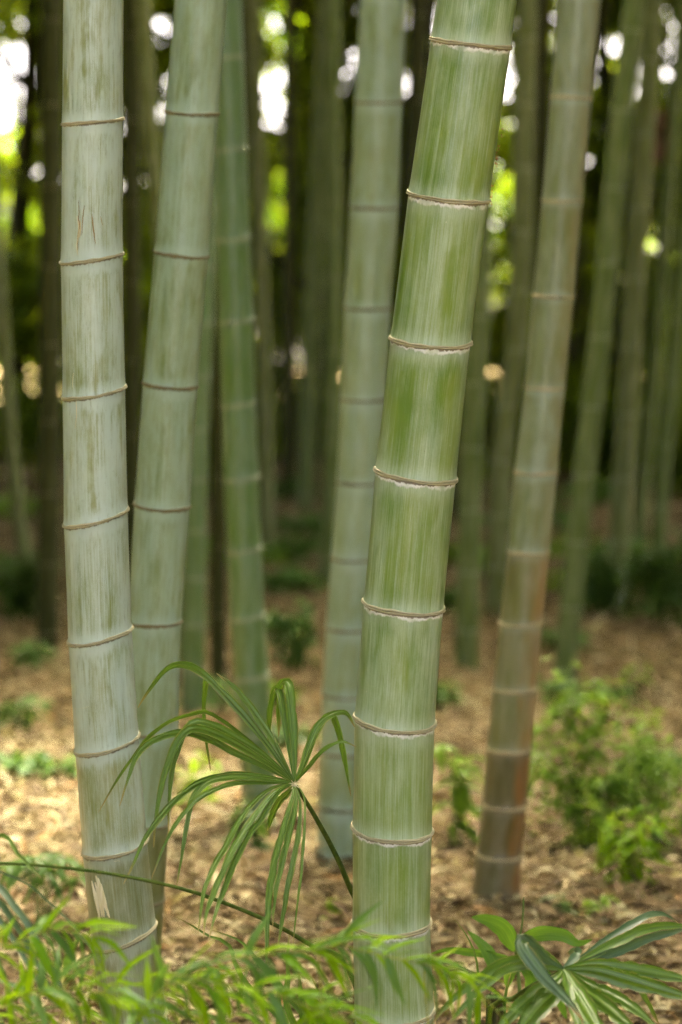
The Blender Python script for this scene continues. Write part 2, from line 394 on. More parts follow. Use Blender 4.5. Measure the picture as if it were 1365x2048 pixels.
FEET = [((990 - 682.5) / F * 6.05, 6.05), ((685 - 682.5) / F * 6.8, 6.8), ((515 - 682.5) / F * 7.3, 7.3), ((275 - 682.5) / F * 4.75, 4.75), ((260 - 682.5) / F * 4.2, 4.2), ((795 - 682.5) / F * 3.95, 4.2)]
def litter(n, d0, d1, margin, lmin, lmax, seed, label):
    g = np.random.default_rng(seed)
    u = g.random(n)
    y = d0 + (d1 - d0) * u
    x = (g.random(n) * 2 - 1) * (0.145 * y + margin)
    heap = np.zeros(n)
    if d0 < 5:      # leaves drift against the culm feet
        for bx, by in FEET:
            k = g.choice(n, 260, replace=False); a = g.random(260) * 6.283; r = 0.05 + np.abs(g.normal(0, .06, 260))
            x[k] = bx + np.cos(a) * r; y[k] = by + np.sin(a) * r; heap[k] = np.maximum(0, 0.034 - (r - .05) * .4) * g.random(260)
    z = ground_h(x, y) + g.random(n) ** 1.6 * 0.030 + heap
    a = g.random(n) * 2 * np.pi
    dr = np.stack([np.cos(a), np.sin(a), g.normal(0, 0.30, n)], 1)
    nr = np.stack([g.normal(0, 0.6, n), g.normal(0, 0.6, n), np.ones(n)], 1)
    ln = lmin + (lmax - lmin) * g.random(n)
    wd = ln * (0.07 + 0.08 * g.random(n))
    me = leaves_mesh('leaf_litter', np.stack([x, y, z], 1), dr, nr, ln, wd, M_LITTER, droop=0.10, fold=0.25, shade=g.random(n))
    o = link('leaf_litter', me); tag(o, label, 'leaf litter', kind='stuff')
litter(42000, 4.2, 9.0, 0.7, 0.055, 0.135, 1, 'near carpet of dry tan and brown fallen bamboo leaves')
litter(46000, 9.0, 24.0, 1.0, 0.07, 0.14, 2, 'distant blurred carpet of dry brown fallen leaves')

# ================================================================== BAMBOO
class Frame:
    __slots__ = ('c', 'r', 'right', 'fw')
    def __init__(s, c, r, right, fw): s.c, s.r, s.right, s.fw = c, r, right, fw

S_NEAR = [0, .015, .04, .09, .2, .4, .6, .8, .91, .96, .985, 1]
S_FAR = [0, .06, .5, .94, 1]
def body(s):
    return 0.954 + 0.030 * math.exp(-s / 0.03) + 0.004 * math.exp(-(1 - s) / 0.03) - 0.004 * math.sin(math.pi * s)

def loft(segs, sides, rows, off, z0=0.0):
    """segs: list of (lower frame, upper frame). Returns verts, faces, attributes."""
    V, Fc, cyl, ends = [], [], [], []
    ct = [(math.cos(2 * math.pi * k / sides), math.sin(2 * math.pi * k / sides)) for k in range(sides)]
    z = z0
    for lo, hi in segs:
        L = (hi.c - lo.c).length
        base = len(V)
        for s in rows:
            c = lo.c.lerp(hi.c, s); r = (lo.r + (hi.r - lo.r) * s); rr = r * body(s)
            ri = lo.right.lerp(hi.right, s).normalized(); fw = lo.fw.lerp(hi.fw, s).normalized()
            for a, b in ct:
                p = c + ri * (a * rr) + fw * (b * rr)
                V.append((p.x - off[0], p.y - off[1], p.z - off[2]))
                cyl.append((a, b, (z + L * s) / max(r, 1e-3))); ends.append((L * (1 - s) / r, L * s / r, s))
        for i in range(len(rows) - 1):
            for k in range(sides):
                k2 = (k + 1) % sides
                a0 = base + i * sides
                Fc.append((a0 + k, a0 + sides + k, a0 + sides + k2, a0 + k2))
        z += L
    return V, Fc, cyl, ends

RING = [(-0.045, 0.056), (-0.006, 0.046), (0.016, 0.032), (0.016, 0.016), (-0.010, 0.006), (-0.010, 0.001), (0.020, -0.008), (0.027, -0.020), (0.010, -0.038), (-0.05, -0.042)]
def ring_mesh(fr, sides, mat, off, seed, thick=1.0):
    g = random.Random(seed); ph = [g.random() * 6.28 for _ in range(6)]
    up = fr.right.cross(fr.fw).normalized()
    if up.z < 0: up = -up
    V, Fc, cyl = [], [], []
    for k in range(sides):
        th = 2 * math.pi * k / sides; a, b = math.cos(th), math.sin(th)
        wv = 0.010 * math.sin(2 * th + ph[0]) + 0.006 * math.sin(5 * th + ph[1]) + 0.003 * math.sin(13 * th + ph[2])
        tv = 1 + 0.25 * math.sin(3 * th + ph[3]) + 0.12 * math.sin(11 * th + ph[4])
        rv = 0.004 * math.sin(7 * th + ph[5])
        for j, (dr, dz) in enumerate(RING):
            p = fr.c + (fr.right * a + fr.fw * b) * (fr.r * (0.992 + dr + rv)) + up * (fr.r * (dz * tv * thick + wv))
            V.append((p.x - off[0], p.y - off[1], p.z - off[2])); cyl.append((a, b, dz * 10))
    m = len(RING)
    for k in range(sides):
        for j in range(m - 1):
            a0 = k * m + j; b0 = ((k + 1) % sides) * m + j
            Fc.append((a0, b0, b0 + 1, a0 + 1))
    return mesh('node_ring', V, Fc, mat, (0, 0, 0), {'cyl': cyl})

def make_shade_crown(seed, n=2600):  # leaf mass above the frame, added to block sun over the back
    g = np.random.default_rng(seed)
    v = unit(g.normal(size=(n, 3))) * (g.random(n) ** 0.4)[:, None]
    pos = v * np.array([3.0, 2.6, 2.6]) + g.normal(0, .15, (n, 3))
    dr = g.normal(size=(n, 3)); dr[:, 2] -= .3
    nr = g.normal(size=(n, 3)) * .5; nr[:, 2] += 1
    ln = 0.28 + 0.2 * g.random(n)
    return leaves_mesh('shade_crown', pos, dr, nr, ln, ln * 0.5, L_CANOPY)
HIGH = [make_shade_crown(s) for s in (31, 32)]

def make_crown(seed, n=4200, h=5.2, rad=1.7):
    g = np.random.default_rng(seed)
    nb = 60
    bz = g.random(nb) ** 0.8 * h; ba = g.random(nb) * 6.283; br = rad * (0.35 + 0.65 * g.random(nb)) * (1 - 0.55 * bz / h)
    k = g.integers(0, nb, n); t = g.random(n) ** 0.6
    pos = np.stack([np.cos(ba[k]) * br[k] * t, np.sin(ba[k]) * br[k] * t, bz[k] + 0.45 * t - 0.5 * t * t], 1) + g.normal(0, 0.10, (n, 3))
    a = g.random(n) * 6.283
    dr = np.stack([np.cos(a), np.sin(a), -0.5 + g.normal(0, 0.3, n)], 1)
    nr = np.stack([g.normal(0, .5, n), g.normal(0, .5, n), np.ones(n)], 1)
    return leaves_mesh('crown', pos, dr, nr, 0.16 + 0.10 * g.random(n), 0.035 + 0.03 * g.random(n), L_CANOPY)
CROWNS = [make_crown(s) for s in (1, 2, 3)]

CULM_COUNT = [0]
def add_top(root, top, up_dir, mat, sides, height, crown=True, crown_z=5.0, cs=1.0):
    """stem above the picture and the leafy crown"""
    off = wpos(root)
    segs = []; f = top; step = 0.27; z = 0
    d = Vector(up_dir).normalized()
    while f.c.z < height and len(segs) < 40:
        d = (d * 0.94 + Vector((0, 0, 1)) * 0.06).normalized()
        c = f.c + d * step
        r = max(0.012, f.r * (0.985 if c.z < 4 else 0.955))
        g = Frame(c, r, f.right, f.fw); segs.append((f, g)); f = g
        step = min(0.36, step * 1.015)
    if segs:
        V, Fc, cyl, ends = loft(segs, max(12, sides // 3), S_FAR, off)
        link('upper_stem', mesh('upper_stem', V, Fc, mat, attrs={'cyl': cyl, 'ends': ends}), root)
    if crown:
        i = CULM_COUNT[0]
        o = link('crown', CROWNS[i % 3], root)
        best = min((s[1].c for s in segs), key=lambda c: abs(c.z - crown_z)) if segs else top.c
        o.location = best - off; o.rotation_euler = (0, 0, i * 1.9); o.scale = (cs, cs, cs)

def culm(label, d, nodes, mat, rmat, tilt=(8, 8), group=None, sides=64, mats=None, height=10.5, crown_z=6.3, ring_thick=1.0,
         fixed_base=None, crown=True, lean=0.0):
    """nodes: top to bottom (xl, yl, xr, yr) photo pixels of each node ring's ends"""
    nodes = [list(map(float, n)) for n in nodes]
    # continue below the last traced node down to the ground
    while True:
        a, b = nodes[-2], nodes[-1]
        n = [b[i] + (b[i] - a[i]) * (0.90 if i % 2 else 0.8) for i in range(4)]
        zm = EYE - ((b[1] + b[3]) / 2 - HOR) / F * d
        if zm < -0.13: break
        nodes.append(n)
    a, b = nodes[1], nodes[0]
    nodes.insert(0, [b[i] + (b[i] - a[i]) * 1.02 for i in range(4)])
    fr = []
    nn = len(nodes)
    for k, (xl, yl, xr, yr) in enumerate(nodes):
        l, r = P(xl, yl, d), P(xr, yr, d)
        c = (l + r) / 2; right = (r - l).normalized(); up = Vector((-right.z, 0, right.x))
        t = math.radians(tilt[0] + (tilt[1] - tilt[0]) * k / max(1, nn - 1))
        c.y += lean * (c.z - 1.0)
        fw = (Vector((0, -1, 0)) * math.cos(t) - up * math.sin(t))
        fr.append(Frame(c, (r - l).length / 2, right, fw))
    i = CULM_COUNT[0]; CULM_COUNT[0] += 1
    root = empty('bamboo_culm', (fr[-1].c.x, fr[-1].c.y, 0)); tag(root, label, 'bamboo', group)
    off = wpos(root)
    z = 0.0
    for k in range(nn - 1, 0, -1):
        lo, hi = fr[k], fr[k - 1]
        if hi.c.z < -0.10: continue
        m = mat if mats is None else mats(k)
        V, Fc, cyl, ends = loft([(lo, hi)], sides, S_NEAR if sides > 30 else S_FAR, off, z); z += (hi.c - lo.c).length
        link('internode', mesh('internode', V, Fc, m, attrs={'cyl': cyl, 'ends': ends}), root)
        if k - 1 > 0 or True:
            link('node_ring', ring_mesh(hi, sides, rmat, off, i * 40 + k, ring_thick), root)
    add_top(root, fr[0], fr[0].c - fr[1].c, mat, sides, height, crown, crown_z, 0.55)
    root['_r'] = fr[2].r
    return root, fr

def far_culm(label, d, pts, width, mat, rmat, group=None, spacing=130, first=0, sides=20, rings=True, crown=True, cs=1.0, height=9.5):
    """pts: centre line (x, y) top to bottom, last point the foot; nodes every `spacing` px"""
    ys = [p[1] for p in pts]; xs = [p[0] for p in pts]
    y = first; nodes = []; sp = spacing
    foot = pts[-1][1]
    while y < foot - 12:
        x = float(np.interp(y, ys, xs)); k = 1.0 - 0.02 * max(0, 1 - y / foot)
        nodes.append((x - width / 2 * k, y + random.uniform(-2, 2), x + width / 2 * k, y + random.uniform(-2, 2)))
        y += sp; sp *= 0.97
    nodes.append((xs[-1] - width * .51, foot + 6, xs[-1] + width * .51, foot + 6))
    fr = []
    for xl, yl, xr, yr in nodes:
        l, r = P(xl, yl, d), P(xr, yr, d); right = (r - l).normalized()
        fr.append(Frame((l + r) / 2, (r - l).length / 2, right, Vector((0, -1, -0.06)).normalized()))
    i = CULM_COUNT[0]; CULM_COUNT[0] += 1
    zlow = fr[-1].c.z
    if zlow > -0.2:
        fr[-1].c = Vector((fr[-1].c.x, fr[-1].c.y, -0.2))
    root = empty('bamboo_culm', (fr[-1].c.x, fr[-1].c.y, float(rise(d)))); tag(root, label, 'bamboo', group)
    off = wpos(root)
    if rings:
        z = 0
        for k in range(len(fr) - 1, 0, -1):
            V, Fc, cyl, ends = loft([(fr[k], fr[k - 1])], sides, S_FAR, off, z); z += 1
            link('internode', mesh('internode', V, Fc, mat, attrs={'cyl': cyl, 'ends': ends}), root)
            link('node_ring', ring_mesh(fr[k - 1], sides, rmat, off, i * 40 + k, 1.2), root)
    else:
        segs = [(fr[k], fr[k - 1]) for k in range(len(fr) - 1, 0, -1)]
        V, Fc, cyl, ends = loft(segs, sides, S_FAR, off)
        link('stem', mesh('stem', V, Fc, mat, attrs={'cyl': cyl, 'ends': ends}), root)
    add_top(root, fr[0], fr[0].c - fr[min(2, len(fr) - 1)].c, mat, sides, height, crown, 5.4, cs * (0.5 if d < 13.2 else 1.15 if d < 17.2 else 1.8))
    return root

# --- the traced culms, nearest first
culm_main, fr_main = culm('thick glossy green culm with white wax below each node, nearest and sharpest', 3.90, [
    (859.5, 75, 1025.5, 95), (814, 383.5, 982, 402), (778, 675, 945.5, 687), (748, 936, 916.5, 958), (724.5, 1200, 891, 1217),
    (706.5, 1432, 873.5, 1448), (702, 1652, 868, 1663), (702, 1848, 864, 1842), (706, 2028, 872, 2016)],
    M_MAIN, R_MAIN, tilt=(12, 7), sides=96, lean=0.0)
culm_a, fr_a = culm('pale greyish waxy culm with a peeled scar near its foot, leftmost of the sharp ones', 4.15, [
    (121.5, 248, 249.5, 236), (119, 525, 248.5, 506), (122.5, 795.5, 253.5, 772), (125, 1050.5, 258.5, 1017), (134, 1284.5, 266.5, 1254.5),
    (147.5, 1503.5, 280, 1468.5), (162.5, 1706, 297, 1678), (181, 1893.5, 314.5, 1846), (203, 2062, 336, 2022)],
    M_PALE, R_MAIN, tilt=(10, 9), sides=96, mats=lambda k: M_PALE2 if k >= 8 else M_PALE)
culm_b, fr_b = culm('olive grey culm leaning right just behind the pale scarred culm', 4.75, [
    (329, 222, 440, 228), (306.5, 501, 419, 513), (283.5, 763, 397.5, 773), (266.5, 1005.5, 382.5, 1014), (253, 1241, 366, 1241),
    (247, 1458, 359, 1461), (232, 1640, 341, 1646), (222, 1795, 331, 1800)],
    M_OLIVE, R_DULL, tilt=(11, 6), sides=72, mats=lambda k: M_OLIVE2 if k >= 8 else M_OLIVE)
culm_c, _ = culm('deep green culm with pale bands at its nodes, behind the fan palm', 7.3, [
    (420, 118, 489, 112), (430, 302, 495, 295), (430, 481, 501, 475), (435, 645, 509, 638), (441.5, 814, 512.5, 802), (445, 960.5, 519, 952),
    (452.5, 1105, 525, 1093), (458.5, 1239.5, 531, 1227), (468, 1357, 540, 1348), (477, 1470, 547, 1463)],
    M_YOUNG, R_WHITE, tilt=(8, 6), sides=40, ring_thick=1.6)
culm_d, _ = culm('sage coloured blurred culm partly hidden behind the thick green culm', 6.8, [
    (708, 204, 808, 203), (698, 414, 800.5, 414), (687, 614, 785, 615), (680, 797, 776, 797), (672, 963, 768, 963), (660, 1115, 757, 1115),
    (650, 1255, 748, 1255), (643, 1388, 741, 1388), (639, 1503, 738, 1503), (635, 1612, 735, 1612)],
    M_SAGE, R_DULL, tilt=(10, 4), sides=48)
culm_e, _ = culm('aged tan culm turning orange brown towards its foot, right of the thick green culm', 6.05, [
    (1099.5, 192.5, 1186.5, 197), (1083, 400, 1167.5, 401), (1065.5, 590, 1151.5, 593), (1049, 774, 1132.5, 775), (1028, 943, 1118, 943),
    (1013, 1103, 1102, 1102), (998, 1247, 1088, 1243), (985.5, 1378, 1075.5, 1376), (973, 1497, 1065.5, 1497), (964, 1610, 1056.5, 1610),
    (953, 1710, 1046.5, 1710), (940.5, 1793, 1043, 1792), (933, 1850, 1043, 1850)],
    M_TAN, R_AGED, tilt=(8, 4), sides=56, mats=lambda k: M_BROWN if k >= 10 else (M_TAN2 if k >= 7 else M_TAN), ring_thick=1.35)

G_FAR = 'blurred culms deep in the bamboo grove'
far_culm('blurred green culm standing right behind the thick green culm', 12.0, [(1003, -20), (964, 300), (960, 600), (945, 850), (932, 1345)], 48, M_FARG, R_WHITE, G_FAR, 150, 60)
far_culm('grey green culm rising between the thick green and the aged tan culm', 14.0, [(1056, -20), (1045, 400), (1036, 690), (1005, 860), (990, 1260)], 46, M_FAR, R_WHITE, G_FAR, 132, 77)
far_culm('olive culm leaning right, first beyond the aged tan culm', 11.4, [(1272, -20), (1236, 300), (1200, 683), (1160, 1030), (1128, 1366)], 47, M_FARG, R_WHITE, G_FAR, 160, 60)
far_culm('grey culm second beyond the aged tan culm, foot behind dark shrub', 15.0, [(1308, -20), (1281, 400), (1262, 683), (1243, 1030), (1230, 1240)], 44, M_FAR, R_WHITE, G_FAR, 150, 120)
far_culm('slim yellow green culm near the right edge', 16.0, [(1352, 200), (1315, 683), (1295, 883), (1275, 1100), (1266, 1230)], 27, M_FARG, R_WHITE, G_FAR, 130, 210)
far_culm('green culm leaning out past the right edge of the picture', 14.5, [(1400, 200), (1352, 683), (1320, 1033), (1310, 1245)], 31, M_FARG, R_WHITE, G_FAR, 140, 230)
far_culm('slender leaning culm at the left edge of the picture', 14.0, [(-30, 200), (8, 683), (22, 883), (45, 1083), (72, 1275)], 30, M_FAR, R_DULL, G_FAR, 140, 240)
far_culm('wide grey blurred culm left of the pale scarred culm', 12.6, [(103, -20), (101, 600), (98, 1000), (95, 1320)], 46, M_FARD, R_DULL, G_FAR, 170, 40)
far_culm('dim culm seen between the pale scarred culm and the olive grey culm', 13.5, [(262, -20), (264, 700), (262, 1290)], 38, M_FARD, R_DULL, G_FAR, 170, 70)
far_culm('brownish leaning culm in the gap left of the olive grey culm', 12.0, [(284, -20), (300, 260), (325, 520), (350, 900), (372, 1344)], 34, M_FAR, R_DULL, G_FAR, 150, 20)
far_culm('grey culm just right of the deep green banded culm', 17.5, [(506, -20), (518, 400), (530, 800), (538, 1190)], 33, M_FAR, R_DULL, G_FAR, 150, 130)
far_culm('bluish green culm with pale nodes behind the olive grey culm', 10.3, [(412, 200), (402, 700), (391, 900), (389, 1100), (385, 1425)], 50, M_YOUNG, R_WHITE, G_FAR, 122, 180)
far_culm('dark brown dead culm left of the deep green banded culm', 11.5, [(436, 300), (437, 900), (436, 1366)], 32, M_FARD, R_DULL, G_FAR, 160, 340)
far_culm('dim bluish culm ending in the sunlit patch of floor', 20.0, [(640, 300), (622, 683), (610, 1050), (606, 1148)], 34, M_FARG, R_DULL, G_FAR, 140, 330)
far_culm('greenish blurred culm left of the sage culm', 15.5, [(664, -20), (668, 500), (664, 900), (655, 1230)], 38, M_FARG, R_DULL, G_FAR, 160, 90)
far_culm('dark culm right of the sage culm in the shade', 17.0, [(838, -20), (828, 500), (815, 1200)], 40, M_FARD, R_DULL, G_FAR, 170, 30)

# the anonymous dim culms behind them
def fill_culms():
    g = random.Random(23)
    spots = [(468, 'dim far culm half hidden behind the deep green banded culm'), (580, 'dim far culm leaning through the bright gap right of the deep green banded culm'),
             (905, 'dim far culm half hidden by the thick green culm'),
             (1085, 'dim far culm half hidden behind the aged tan culm'), (1150, 'dim far culm in the dark gap just right of the aged tan culm'),
             (200, 'dim far culm behind the pale scarred culm'), (-60, 'dim far culm just outside the left edge'), (1430, 'dim far culm just outside the right edge')]
    for k, (x, lb) in enumerate(spots):
        d = g.uniform(17.5, 25.0)
        lean = g.uniform(-70, 70)
        foot = HOR + F * (EYE - float(rise(d))) / d
        far_culm(lb, d, [(x + lean * 0.5, -30), (x, 500), (x - lean * 0.5, foot)],
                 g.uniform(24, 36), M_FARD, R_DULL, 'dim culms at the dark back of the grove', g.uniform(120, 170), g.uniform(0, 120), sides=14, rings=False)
fill_culms()

# ================================================================== FAR TREES AND UNDERSTORY
HOLES = [(40, 150, 62, 62), (22, 240, 55, 75), (100, 65, 16, 18), (75, 345, 14, 14), (600, 82, 20, 26), (557, 150, 34, 40), (555, 215, 32, 28),
         (550, 300, 16, 20), (542, 360, 18, 22), (585, 432, 18, 18), (570, 505, 18, 34), (425, 697, 18, 18), (424, 778, 20, 18), (850, 35, 20, 20),
         (846, 82, 20, 24), (1012, 140, 16, 34), (1008, 250, 22, 52), (995, 480, 22, 22), (996, 575, 22, 46), (990, 640, 14, 20), (1200, 97, 14, 14),
         (1205, 197, 17, 17), (1200, 262, 14, 16), (1335, 150, 22, 20), (264, 298, 14, 14), (45, 735, 16, 18), (1142, 745, 12, 24), (700, 130, 14, 40),
         (20, 425, 32, 36), (570, 45, 34, 50), (995, 400, 24, 34), (572, 565, 14, 20), (1142, 790, 14, 18), (1000, 390, 28, 80), (565, 420, 26, 90), (30, 430, 48, 50), (50, 770, 26, 34), (432, 715, 18, 50), (1145, 790, 16, 60), (570, 40, 46, 60), (1190, 60, 22, 40), (1195, 150, 16, 30), (580, 560, 20, 34), (700, 420, 8, 30), (1340, 40, 12, 14), (50, 60, 14, 14), (1180, 20, 10, 12)]
gho = random.Random(404)
for _ in range(130):
    hx, hy, hr = gho.uniform(0, 1365), gho.uniform(0, 850), gho.uniform(9, 26)
    HOLES.append((hx, hy, hr, hr * gho.uniform(.9, 1.6)))
def in_hole(pos):
    px = pos[:, 0] / pos[:, 1] * F + 682.5; py = HOR - (pos[:, 2] - EYE) / pos[:, 1] * F
    h = np.zeros(len(pos), bool)
    for x, y, a, b in HOLES:
        h |= ((px - x) / (a * 1.12)) ** 2 + ((py - y) / (b * 1.12)) ** 2 < 1
    return h

def tube(name, pts, radii, mat, sides=10, off=(0, 0, 0), attrs=True):
    V, Fc = [], []
    pts = [Vector(p) for p in pts]
    for i, p in enumerate(pts):
        t = (pts[min(i + 1, len(pts) - 1)] - pts[max(i - 1, 0)]).normalized()
        ref = Vector((0, 1, 0)) if abs(t.y) < 0.8 else Vector((0, 0, 1))
        s = t.cross(ref).normalized(); u = s.cross(t)
        for k in range(sides):
            a = 2 * math.pi * k / sides
            V.append(tuple(p + (s * math.cos(a) + u * math.sin(a)) * radii[i] - Vector(off)))
    for i in range(len(pts) - 1):
        for k in range(sides):
            k2 = (k + 1) % sides
            Fc.append((i * sides + k, i * sides + k2, (i + 1) * sides + k2, (i + 1) * sides + k))
    Fc.append(tuple(range(sides))); Fc.append(tuple(range((len(pts) - 1) * sides, len(pts) * sides))[::-1])
    return mesh(name, V, Fc, mat)

def tree(label, px, d, wpx, lean, crown_specs, n, seed, mat=L_TREE, leaf=(0.10, 0.20), high=True, holes=0.035):
    """trunk with two limbs and a clumped crown; crown_specs: (dx, z, rx, ry, rz) blobs around the trunk line"""
    g = np.random.default_rng(seed)
    x0 = (px - 682.5) / F * d; r = wpx / 2 / F * d
    root = empty('broadleaf_tree', (x0, d, 0)); tag(root, label, 'tree', 'broadleaf trees closing the back of the grove')
    pts = [(x0 + lean * z / 8 + 0.06 * math.sin(z * 1.3 + seed), d, z) for z in np.linspace(-0.1, 8.5, 12)]
    rad = [r * (1.0 + 0.9 * math.exp(-max(z, 0) / 0.35)) * (1 - 0.07 * z) for z in np.linspace(-0.1, 8.5, 12)]
    link('trunk', tube('trunk', pts, rad, M_BARK, 14, (x0, d, 0)), root)
    for k in range(4):
        z = 2.5 + 1.4 * k; sgn = 1 if k % 2 else -1
        b = Vector((x0 + lean * z / 8, d, z))
        lp = [b, b + Vector((sgn * 0.6, 0.2 * sgn, 0.7)), b + Vector((sgn * 1.5, 0.3, 1.3)), b + Vector((sgn * 2.4, 0.1, 1.7))]
        link('limb', tube('limb', lp, [r * .4, r * .32, r * .2, r * .06], M_BARK, 8, (x0, d, 0)), root)
    vol = np.array([s[2] * s[3] * s[4] for s in crown_specs]); pick = g.choice(len(crown_specs), n, p=vol / vol.sum())
    sp = np.array(crown_specs)[pick]
    nc = max(20, n // 40)
    v = unit(g.normal(size=(n, 3))) * (g.random(n) ** 0.45)[:, None]
    v += 0.10 * np.sin(v * 9 + seed)          # clumping
    pos = np.stack([x0 + sp[:, 0] + v[:, 0] * sp[:, 2], d + v[:, 1] * sp[:, 3], sp[:, 1] + v[:, 2] * sp[:, 4]], 1)
    if d < 32 and high:
        for q in range(2):
            o = link('shade_crown', HIGH[(seed + q) % 2], root); o.location = (lean + (q - .5) * 1.2, (q - .5) * 3.0, 10.2 + 1.6 * q); o.rotation_euler = (0, 0, seed)
    keep = (~in_hole(pos)) | (g.random(n) < holes)
    keep &= pos[:, 2] > 0.02
    pos = pos[keep]; m = len(pos)
    dr = g.normal(size=(m, 3)); dr[:, 2] -= 0.4
    nr = g.normal(size=(m, 3)) * 0.6; nr[:, 2] += 0.8
    ln = leaf[0] + (leaf[1] - leaf[0]) * g.random(m)
    link('crown', leaves_mesh('crown', pos, dr, nr, ln, ln * (0.45 + 0.2 * g.random(m)), mat, (x0, d, 0)), root)
    return root

def blobs(seed, spread, zlo, zhi, k=7):
    g = random.Random(seed)
    return [(g.uniform(-spread, spread), g.uniform(zlo, zhi), g.uniform(.9, 1.7), g.uniform(.6, 1.1), g.uniform(.7, 1.4)) for _ in range(k)]
T = [('dark broadleaf tree behind the left edge of the grove', 20, 29, 60, 0.3), ('dark tree behind the gap left of the olive grey culm', 215, 31, 50, -0.2),
     ('tree with lime lit leaves behind the deep green banded culm', 420, 30, 55, 0.2), ('thick dark trunk spreading at its foot left of the sage culm', 610, 26, 62, 0.45),
     ('dark tree behind the sage culm', 760, 31, 50, 0.1), ('dark trunk in the gap between the sage culm and the thick green culm', 842, 27, 46, 0.1),
     ('tree with lime leaves seen right of the thick green culm', 960, 30, 40, -0.3), ('dark tree behind the aged tan culm', 1120, 31, 50, 0.3),
     ('dark tree behind the olive culms at right', 1235, 29, 50, -0.2), ('dark tree closing the right edge of the grove', 1370, 30, 60, 0.2)]
for k, (lb, px, d, wp, ln) in enumerate(T):
    tree(lb, px, d, wp, ln, blobs(50 + k, 1.5, 1.2, 6.8, 10) + [(0, 8.2, 2.2, 1.5, 1.6)], 13500, 70 + k, leaf=(0.14, 0.26))
for k, (px, d) in enumerate([(-420, 28), (-180, 30), (1600, 28), (1850, 30)]):
    tree('tree beyond the %s of the picture' % ('left edge' if px < 0 else 'right edge'), px, d, 50, 0.2, blobs(90 + k, 1.5, 1.0, 6.8, 9), 4500, 110 + k)

def shrub(label, px, base_py, wpx, hpx, n, seed, mat, leaf, name='leafy_shrub', depth=0.5, group=None, d=None, asp=0.4, kind=True, yoff=0.0):
    """many-stemmed low shrub whose small leaves read as one mass"""
    g = np.random.default_rng(seed)
    d = d or ground_d(base_py); s = d / F
    x0 = (px - 682.5) * s; W = wpx * s / 2; H = hpx * s
    root = empty(name, (x0, d, float(rise(d)))); tag(root, label, 'shrub', group)
    V, Fc = [], []
    for k in range(7):
        a = g.random() * 6.28; e = Vector((math.cos(a) * W * 0.8, math.sin(a) * W * depth, H * (0.6 + 0.3 * g.random())))
        me = tube('stem', [(0, 0, -0.02), e * 0.4 + Vector((0, 0, H * .12)), e], [0.004 + H * .006, 0.003 + H * .004, 0.001], M_STALKG, 5)
        link('stem', me, root)
    nb = 26
    bc = unit(g.normal(size=(nb, 3))) * (g.random(nb) ** 0.4)[:, None]
    bc = np.stack([bc[:, 0] * W, bc[:, 1] * W * depth, (bc[:, 2] * 0.5 + 0.52) * H], 1)
    k = g.integers(0, nb, n)
    pos = bc[k] + g.normal(0, 1, (n, 3)) * np.array([W, W * depth, H]) * 0.13
    pos[:, 2] = np.maximum(pos[:, 2], 0.015)
    a = g.random(n) * 6.283
    dr = np.stack([np.cos(a), np.sin(a), g.normal(-0.25, 0.35, n)], 1)
    nr = np.stack([g.normal(0, .45, n), g.normal(-.25, .45, n), np.ones(n)], 1)
    ln = leaf * (0.65 + 0.7 * g.random(n))
    o = link('foliage', leaves_mesh('foliage', pos, dr, nr, ln, ln * asp * (0.8 + 0.4 * g.random(n)), mat), root)
    o['kind'] = 'stuff'
    return root

def shade_grove():  # unseen trees around the view, added to cut side and rear light
    src = tree('unseen leafy tree added to block light, nearest on the left', 682.5, 30.0, 70, 0.2, [(a, z, min(b, 1.4), 1.2, e) for a, z, b, c, e in blobs(140, 1.2, 0.5, 6.5, 18)] + [(0, 8.0, 2.4, 2.0, 1.8)], 15000, 140, L_CANOPY, (0.18, 0.34))
    kids = list(src.children); first = True
    for k, (x, y) in enumerate([(-4.0, 3.0), (-4.2, 6.0), (-4.6, 9.0), (-5.0, 12.5), (-5.4, 16.0), (-6.0, 20.0), (-4.0, -0.5), (4.1, 4.0), (4.3, 7.0), (4.8, 10.5), (5.2, 14.0), (5.8, 18.5), (5.4, 22.5), (6.4, 25.5), (-6.4, 24.0), (4.2, 0.5), (-4.6, -4.0), (4.8, -3.5)]):
        if first: r = src; first = False
        else:
            r = src.copy(); COL.objects.link(r)
            for c in kids:
                q = c.copy(); COL.objects.link(q); q.parent = r
            r['label'] = 'unseen leafy grove tree added to block light on the %s of the picture' % ('left' if x < 0 else 'right') if y > -3 else 'unseen leafy grove tree added to block light behind the viewer'
        r.location = (x, y, 0); r.rotation_euler = (0, 0, 1.3 * k)
shade_grove()

